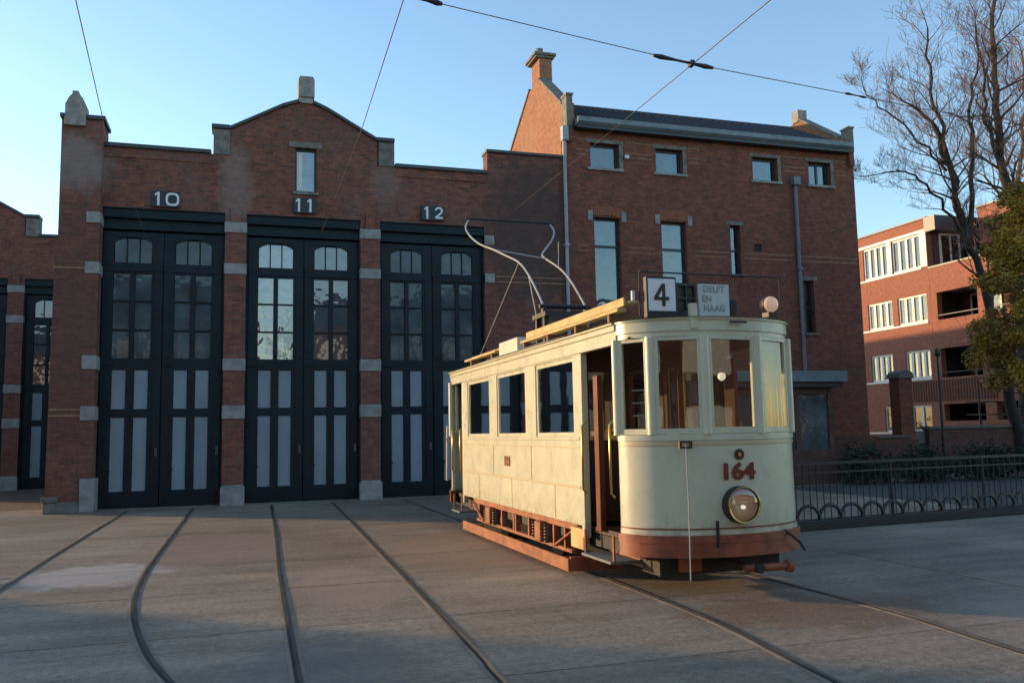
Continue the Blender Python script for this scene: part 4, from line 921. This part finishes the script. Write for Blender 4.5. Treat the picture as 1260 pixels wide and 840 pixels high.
pl = thing('lamp_pole', 'slim dark iron pole standing in front of the garden wall', 'pole', (22.6, 23.2, 0))
MB().tube([(22.15, 23.2, 0), (22.15, 23.2, 3.9)], [.06, .035], 8).lathe([(.05, 3.9), (.09, 3.95), (.09, 4.1), (.02, 4.18)], (22.15, 23.2, 0), n=10).build('post', M['black'], pl, smooth=50)
pl = thing('fence_post', 'thin dark post above the garden wall in front of the apartment block', 'pole', (25.0, 24.4, 0))
MB().tube([(25.0, 24.4, 0), (25.0, 24.4, 2.9)], .035, 8).box(24.4, 26.6, 24.38, 24.42, 1.95, 1.99).box(24.4, 26.6, 24.38, 24.42, 2.4, 2.44).build('post', M['black'], pl)
# side wall between the office and the pillar
sw_ = thing('yard_wall', 'short dark brick wall between office house corner and gate pillar', 'wall', (19.8, 23.6, 0))
MB().box(18.95, 21.11, 23.5, 23.75, 0, 1.25).build('wall', M['brick_w'], sw_)
MB().box(18.95, 21.10, 23.45, 23.8, 1.25, 1.33).build('coping', M['coping'], sw_)

def leaf_cloud(mb, blobs, n, size, flat=False):
    tot = sum(b[3]**2 for b in blobs)
    for b in blobs:
        for _ in range(int(n*b[3]**2/tot)):
            th = random.uniform(0, 2*math.pi); cz_ = random.uniform(-1, 1); rr = b[3]*random.uniform(.35, 1)**.5*(1+.25*math.sin(3*th+b[0]*5))
            st = math.sqrt(1-cz_*cz_); c = Vector((b[0]+rr*st*math.cos(th), b[1]+rr*st*math.sin(th), b[2]+rr*cz_*(b[4] if len(b) > 4 else 1)))
            if c.z < .02: continue
            a = Vector((random.gauss(0, 1), random.gauss(0, 1), random.gauss(0, .6))).normalized(); b2 = a.cross(Vector((random.gauss(0, 1), random.gauss(0, 1), random.gauss(0, 1)))).normalized()
            s = size*random.uniform(.6, 1.4)
            mb.add([c-a*s, c+b2*s*.55, c+a*s, c-b2*s*.55], [(0, 1, 2, 3)])
hd = MB(); leaf_cloud(hd, [(16.9+i*.62, 20.9+.5*math.sin(i*1.7), .42+.16*math.sin(i*2.1), .62, .95) for i in range(34)], 30000, .05)
o = hd.build('ground_shrubs', M['hedge'], normals=False); o['kind'] = 'stuff'
tag(o, 'dark low shrubbery along the foot of the garden wall', 'shrubs')

# ------------------------------------------------------------------ apartment block
ap = thing('apartment_block', 'modern orange brick apartment block with white windows and balconies at the right', 'apartments', (34, 34, 0))
AX = 32.0
def yz(y0, y1, z0, z1): return (y0, y1, z0, z1)
grpA = [(36.45, 38.25), (34.15, 36.1)]; grpB = [(36.3, 38.1), (33.95, 35.9)]; grpC = [(36.5, 38.1), (33.95, 35.6)]; grpD = [(36.3, 37.3), (34.1, 35.4)]
floors = [(grpA, 9.35, 11.05), (grpB, 6.65, 8.05), (grpC, 3.9, 5.3), (grpD, 1.3, 2.6)]
hs = [(a, b, z0, z1) for g_, z0, z1 in floors for a, b in g_] + [(a-10.6, b-10.6+.6, z0, z1) for g_, z0, z1 in floors for a, b in [(49.5, 51.5)]]
MB().wall(33.7, 46, 0, 11.7, hs, AX, AX+.35, 'x').build('wall', M['brick_a'], ap)
MB().box(AX+.35, 44, 33.71, 46, 0, 11.69).build('core_wall', M['dim'], ap)
def apwin(y0, y1, z0, z1, X, n):
    w = (y1-y0)/n; hs_ = [(y0+i*w+.075, y0+(i+1)*w-.075, z0+.10, z1-.10) for i in range(n)]
    wd = MB().wall(y0, y1, z0, z1, hs_, X+.06, X+.14, 'x').build('window', M['frame_w'], ap)
    for k, h in enumerate(hs_):
        piece('pane', 'p', M['glass_a'] if z0 > 2 else M['pane'], wd, (X+.11, h[0], h[2]), (.005, h[1]-h[0], h[3]-h[2]))
        if z0 > 2 and k % 4 != 1: piece('curtain', 'p', M['curtain'], wd, (X+.20, h[0]+.02, h[2]), (.005, (h[1]-h[0])*random.choice([.5, .96, .96]), h[3]-h[2]))
for g_, z0, z1 in floors:
    for a, b in g_: apwin(a, b, z0, z1, AX, 4 if b-a > 1.4 else 2)
    apwin(38.9, 41.5, z0, z1, AX, 4)
    MB().box(AX-.05, AX-.002, g_[1][0]-.05, 42, z0-.09, z0-.004).build('sill', M['frame_w'], ap)
MB().box(AX-.03, AX-.002, 33.72, 42, 11.06, 11.20).box(AX-.03, AX-.002, 33.72, 34.14, 9.35, 11.06).box(AX-.03, AX-.002, 36.11, 36.44, 9.35, 11.06).build('window_surround', M['frame_w'], ap)
MB().box(AX-.08, AX+.5, 33.6, 46, 11.7, 11.78).build('roof_edge', M['frame_d'], ap)
# end wall over the terrace
ew = MB().box(AX+.36, 35.0, 33.55, 33.70, 8.2, 11.0).build('end_wall', M['brick_w'], ap)
MB().box(AX-.10, 35.2, 33.0, 33.71, 11.0, 11.72).build('roof_fascia', M['frame_d'], ap)
w3 = MB().wall(AX+.6, 34.4, 9.3, 10.95, [(AX+.68, AX+1.2, 9.4, 10.85), (AX+1.28, AX+1.75, 9.4, 10.85), (AX+1.83, 34.3, 9.4, 10.85)], 33.47, 33.545).build('window', M['frame_w'], ap)
for a, b in ((AX+.68, AX+1.2), (AX+1.28, AX+1.75), (AX+1.83, 34.3)): piece('pane', 'p', M['glass_r'], w3, (a, 33.51, 9.4), (b-a, .005, 1.45))
# lower wing with balcony recesses
rec = [(30.9, 33.3), (27.6, 30.3), (24.4, 27.0)]
hs = [(a, b, z0, z1) for a, b in rec for z0, z1 in ((6.62, 7.95), (3.85, 5.25), (1.8, 2.6))]
MB().wall(23.0, 33.69, 0, 9.2, hs, AX, AX+.3, 'x').build('balcony_wall', M['brick_a'], ap)
MB().box(AX-.04, AX+.34, 23.0, 33.69, 9.2, 9.28).build('parapet_cap', M['frame_d'], ap)
MB().box(AX+1.8, AX+2.0, 23.0, 33.69, 0, 8.1).build('recess_wall', M['brick_w'], ap)
for z in (8.05, 5.3, 2.65): MB().box(AX+.30, AX+1.8, 23.0, 33.69, z+.002, z+.18).build('balcony_slab', M['concrete_r'], ap)
for a, b in rec:
    for z0, z1 in ((5.6, 7.9), (2.85, 5.2), (.4, 2.6)):
        wd = MB().wall(a+.3, b-.3, z0, z1, [(a+.38, (a+b)/2-.04, z0+.1, z1-.1), ((a+b)/2+.04, b-.38, z0+.1, z1-.1)], AX+1.72, AX+1.79, 'x').build('window', M['frame_w'], ap)
        for u, v in ((a+.38, (a+b)/2-.04), ((a+b)/2+.04, b-.38)): piece('pane', 'p', M['glass_r'], wd, (AX+1.75, u, z0+.1), (.005, v-u, z1-z0-.2))
# vertical ribs on the first floor balustrade
for k in range(34): piece('rib', 'r', M['brick_w'], ap, (AX-.03, 30.2+k*.165, 2.75), (.028, .06, 1.0))
for a, b in rec: 
    q = MB(); 
    for z in (5.33, 6.58): pass
    q.tube([(AX+.05, a, 6.85), (AX+.05, b, 6.85)], .025, 6).tube([(AX+.05, a, 4.1), (AX+.05, b, 4.1)], .025, 6); q.build('balcony_rail', M['frame_d'], ap)
# higher wing further right
hs = [(27.2, 29.0, 9.9, 11.2), (29.6, 31.6, 9.9, 11.2), (24.2, 26.4, 9.9, 11.2)]
MB().wall(20, 33.0, 8.2, 12.2, hs, 34.6, 34.9, 'x').build('wall', M['brick_a'], ap)
MB().box(34.9, 44, 20, 33.0, 0, 12.15).build('core_wall', M['dim'], ap)
for h in hs: apwin(h[0], h[1], h[2], h[3], 34.6, 4)
MB().box(34.5, 35.2, 19.9, 33.1, 12.2, 12.28).build('roof_edge', M['frame_d'], ap)

# ------------------------------------------------------------------ trees
def grow(mb, mt, p, d, L_, r, lvl, rnd, up=.25, spread=.55, maxl=5):
    n = 3 if lvl > 2 else 4; pts = [p]; rs = [r]; q = p.copy(); dd = d.normalized()
    for i in range(n):
        dd = (dd+Vector((rnd.gauss(0, .13), rnd.gauss(0, .13), rnd.gauss(0, .10)+up*.16))).normalized(); q = q+dd*(L_/n); pts.append(q.copy()); rs.append(r*(1-.55*(i+1)/n))
    (mb if lvl < 3 else mt).tube(pts, [max(x_, .004) for x_ in rs], 6 if lvl < 2 else (4 if lvl < 3 else 3), cap=False)
    if lvl >= maxl: return
    k = 3 if lvl < 2 else (4 if lvl < maxl-1 else 4)
    for i in range(k):
        t = rnd.uniform(.25, 1.0) if i else 1.0; j = min(int(t*n), n-1); b = pts[j].lerp(pts[j+1], t*n-j)
        a = Vector((rnd.gauss(0, 1), rnd.gauss(0, 1), rnd.gauss(0, .6))).normalized()
        nd = (dd*(1-spread)+a*spread+Vector((0, 0, up*.6))).normalized()
        grow(mb, mt, b, nd, L_*rnd.uniform(.55, .80), rs[j]*rnd.uniform(.5, .68), lvl+1, rnd, up, spread, maxl)
def leader(mb, mt, pts, r0, r1, rnd, step=.8, bl=2.2, start=0, up=.3, tw=True):
    P = [Vector(p) for p in pts]; c_ = catmull(P, 4); n = len(c_)
    for i in range(1, n-1): c_[i] = c_[i]+Vector((rnd.gauss(0, .04), rnd.gauss(0, .08), 0))
    rs = [r0+(r1-r0)*i/(n-1) for i in range(n)]; mb.tube(c_, rs, 8)
    acc = 0
    for i in range(1, n):
        acc += (c_[i]-c_[i-1]).length
        if acc > step and i/n > start:
            acc = 0; f = i/n; d = (c_[i]-c_[i-1]).normalized(); a = Vector((rnd.gauss(0, 1), rnd.gauss(0, .8), rnd.gauss(0, .3))).normalized()
            for s in (1, -1):
                grow(mb, mt, c_[i], (a*s*.8+d*.7), bl*(1.15-f*.6)*rnd.uniform(.7, 1.1), rs[i]*.42, 2, rnd, up, .5, 5)
    grow(mb, mt, c_[-1], (c_[-1]-c_[-2]), bl*.6, r1*.8, 2, rnd, up, .5, 5)
def tree(label, base, leaders, seed, barkm='bark', group='bare winter trees', loc=None):
    rnd = random.Random(seed); t = thing('bare_tree', label, 'tree', base, group); a, b = MB(), MB()
    for L_ in leaders: leader(a, b, *L_[:3], rnd, **L_[3])
    a.build('trunk', M[barkm], t, smooth=60, normals=False); b.build('crown', M['twig'], t, normals=False)
    return t
tree('bare tree with several slanting stems reaching over the office house corner', (26.2, 24, 0), [
  ([(26.3, 24, 0), (26.0, 24, 2.5), (25.4, 24, 4.5), (25.2, 24, 6.7), (24.6, 24, 8.3), (23.9, 24, 10.8), (23.5, 24, 12.1), (22.5, 24, 12.9)], .20, .045, dict(start=.4, step=.6, bl=1.5)),
  ([(24.6, 24, 8.3), (24.45, 24.3, 10.3), (24.3, 24.5, 12.4), (24.0, 24.5, 14.2), (23.9, 24.4, 16.1)], .115, .03, dict(start=.15, step=.65, bl=1.7)),
  ([(24.65, 24, 8.2), (24.8, 23.7, 11.0), (24.8, 23.6, 12.8), (25.3, 23.6, 14.7)], .095, .03, dict(start=.2, step=.7, bl=1.5)),
  ([(24.7, 24, 7.9), (23.7, 24, 9.2), (22.7, 24, 10.2), (21.7, 24, 10.4), (20.6, 24.1, 10.2)], .06, .016, dict(start=.2, step=.6, bl=1.0)),
  ([(23.9, 24, 10.6), (23.0, 24.2, 11.7), (21.8, 24.4, 12.7), (20.9, 24.4, 13.5)], .05, .016, dict(start=.1, step=.6, bl=1.1)),
], 11, 'bark_d')
tree('tallest bare tree, its thick stem rising out of the frame near the right edge', (27.6, 24, 0), [
  ([(28.0, 24, 0), (27.7, 24, 3.5), (27.2, 24, 7.2), (26.9, 24, 9.3), (26.5, 24, 10.8), (26.4, 24, 13.2), (26.5, 24, 15.4), (26.8, 24, 18.4)], .26, .06, dict(start=.38, step=.55, bl=2.0)),
  ([(26.6, 24, 10.4), (25.9, 24, 12.2), (25.6, 23.8, 13.5), (25.4, 23.7, 16.0)], .08, .03, dict(start=.1, step=.6, bl=1.6)),
  ([(26.9, 24, 9.0), (28.2, 24, 11.0), (28.9, 24.2, 13.2), (29.2, 24.2, 17.0)], .10, .03, dict(start=.15, step=.6, bl=1.8)),
], 23, 'bark_d')
tree('slender bare tree at the very right edge behind the yellow foliage', (29.3, 27, 0), [
  ([(29.8, 27, 0), (30.0, 27, 4), (30.2, 27, 8.6), (30.5, 27, 11.0), (31.0, 27, 14.0), (31.3, 27, 17.2)], .17, .04, dict(start=.4, step=.6, bl=1.9)),
], 31)
# nest
tn = MB(); 
for _ in range(110):
    a = Vector((random.gauss(0, .13), random.gauss(0, .13), random.gauss(0, .09))); d = Vector((random.gauss(0, 1), random.gauss(0, 1), random.gauss(0, .4))).normalized()*.16
    c0 = Vector((26.42, 23.9, 15.3)); tn.tube([c0+a-d, c0+a+d], .008, 3)
tag(tn.build('bird_nest', M['bark_d'], normals=False), 'dark twiggy nest in the fork of the tallest bare tree', 'nest')

yt = thing('leafy_tree', 'dense tree with yellow green leaves cut by the right edge', 'tree', (21.6, 18, 0))
rnd = random.Random(5); a = MB(); b = MB()
leader(a, b, [(21.8, 18.2, 0), (21.7, 18.1, 2.5), (21.4, 18, 4.5), (21.2, 18, 7.2)], .17, .05, rnd, start=.2, step=.5, bl=1.6)
a.build('trunk', M['bark_d'], yt, smooth=60, normals=False); b.build('twigs', M['bark_d'], yt, normals=False)
bl = []
for _ in range(120):
    z = rnd.uniform(2.1, 8.2); w = 2.0*math.sin(math.pi*min(1, max(.12, (z-1.3)/7.6)))**.6; an = rnd.uniform(0, 6.283); rr = w*math.sqrt(rnd.uniform(.1, 1))
    bl.append((21.15+rr*math.cos(an), 18.1+rr*math.sin(an), z, rnd.uniform(.22, .48), .7))
lc = MB(); leaf_cloud(lc, bl, 62000, .046); lc.build('crown', M['leaf_y'], yt, normals=False)

# ------------------------------------------------------------------ unseen things added outside the frame to shade it or be mirrored in the glass
nh = thing('shade_house', 'unseen brick house added beyond the left edge to shade the foreground', 'house', (-26, 14, 0))  # added to cast the foreground shadow
MB().box(-31, -20, 7, 19.5, 0, 5.6).build('wall', M['brick_o'], nh)
MB().prism([(7, 5.6), (19.5, 5.6), (13.2, 8.6)], 'x', -31, -20).build('roof', M['tile'], nh)
for i, (x, y, lab) in enumerate(((-15.5, 17.5, 'nearest the depot'), (-17.5, 21.0, 'beside the brick house corner'), (-13.5, 12.5, 'nearest the camera'))):  # leaf clumps added to break up the edge of that shadow
    rn = random.Random(70+i); t = thing('shade_shrub', 'unseen tall evergreen shrub added beyond the left edge to soften the shadow, '+lab, 'shrub', (x, y, 0), 'unseen shrubs added to break up the shadow edge')
    a, b = MB(), MB(); leader(a, b, [(x, y, 0), (x+.1, y, 1.2), (x, y+.1, 2.6), (x, y, 3.8)], .08, .03, rn, start=.1, step=.5, bl=1.0)
    a.build('stem', M['bark'], t, normals=False); b.build('twigs', M['bark'], t, normals=False)
    c = MB(); leaf_cloud(c, [(x+rn.gauss(0, .9), y+rn.gauss(0, 1.0), rn.uniform(.4, 4.2), rn.uniform(.3, .8)) for _ in range(24)], 6500, .10); c.build('crown', M['hedge'], t, normals=False)
def row_house(x, w, h_, label):  # added row that keeps skylight off the fronts facing the camera
    h = thing('blocker_house', label, 'house', (x, -18, 0), 'unseen houses added behind the camera to block skylight')
    MB().box(x, x+w-.05, -27, -18, 0, h_).build('wall', M['brick_w'], h)
    MB().prism([(-27, h_), (-17.8, h_), (-22.5, h_+3)], 'x', x, x+w-.05).build('roof', M['tile'], h)
    k = 0
    while .8+k*2.3+1.3 < w:
        z = 1.0
        while z+1.7 < h_: piece('window', 'w', M['frame_w'], h, (x+.8+k*2.3, -18, z), (1.2, .05, 1.6)); z += 3
        k += 1
for x, w, h_, lab in ((-46, 14, 9.6, 'first'), (-32, 12, 10.6, 'second'), (-20, 11, 9.6, 'third'), (-9, 9.6, 10.4, 'fourth'), (4.8, 9.2, 9.4, 'fifth'), (14, 13, 10.6, 'sixth'), (27, 15, 9.8, 'seventh'), (42, 14, 10.4, 'eighth')):
    row_house(x, w, h_, 'unseen dark brick row house added behind the camera to block skylight, %s from the left of its row' % lab)
for i, (x, y) in enumerate(((-3, -17), (3.2, -25), (9, -16))):  # added so the door glass has branches to mirror
    rnd = random.Random(50+i); t = thing('bare_tree', ('unseen tree added behind the camera for reflections, left one', 'unseen tree added behind the camera for reflections, middle one', 'unseen tree added behind the camera for reflections, right one')[i], 'tree', (x, y, 0), 'unseen trees added for reflections in the glass')
    a, b = MB(), MB(); leader(a, b, [(x, y, 0), (x+.1, y, 3), (x-.1, y, 6), (x+.2, y, 9)], .2, .06, rnd, start=.3, step=.9, bl=2.6)
    a.build('trunk', M['bark'], t, normals=False); b.build('crown', M['bark'], t, normals=False)

for o in bpy.data.objects:
    if '_o' in o: del o['_o']
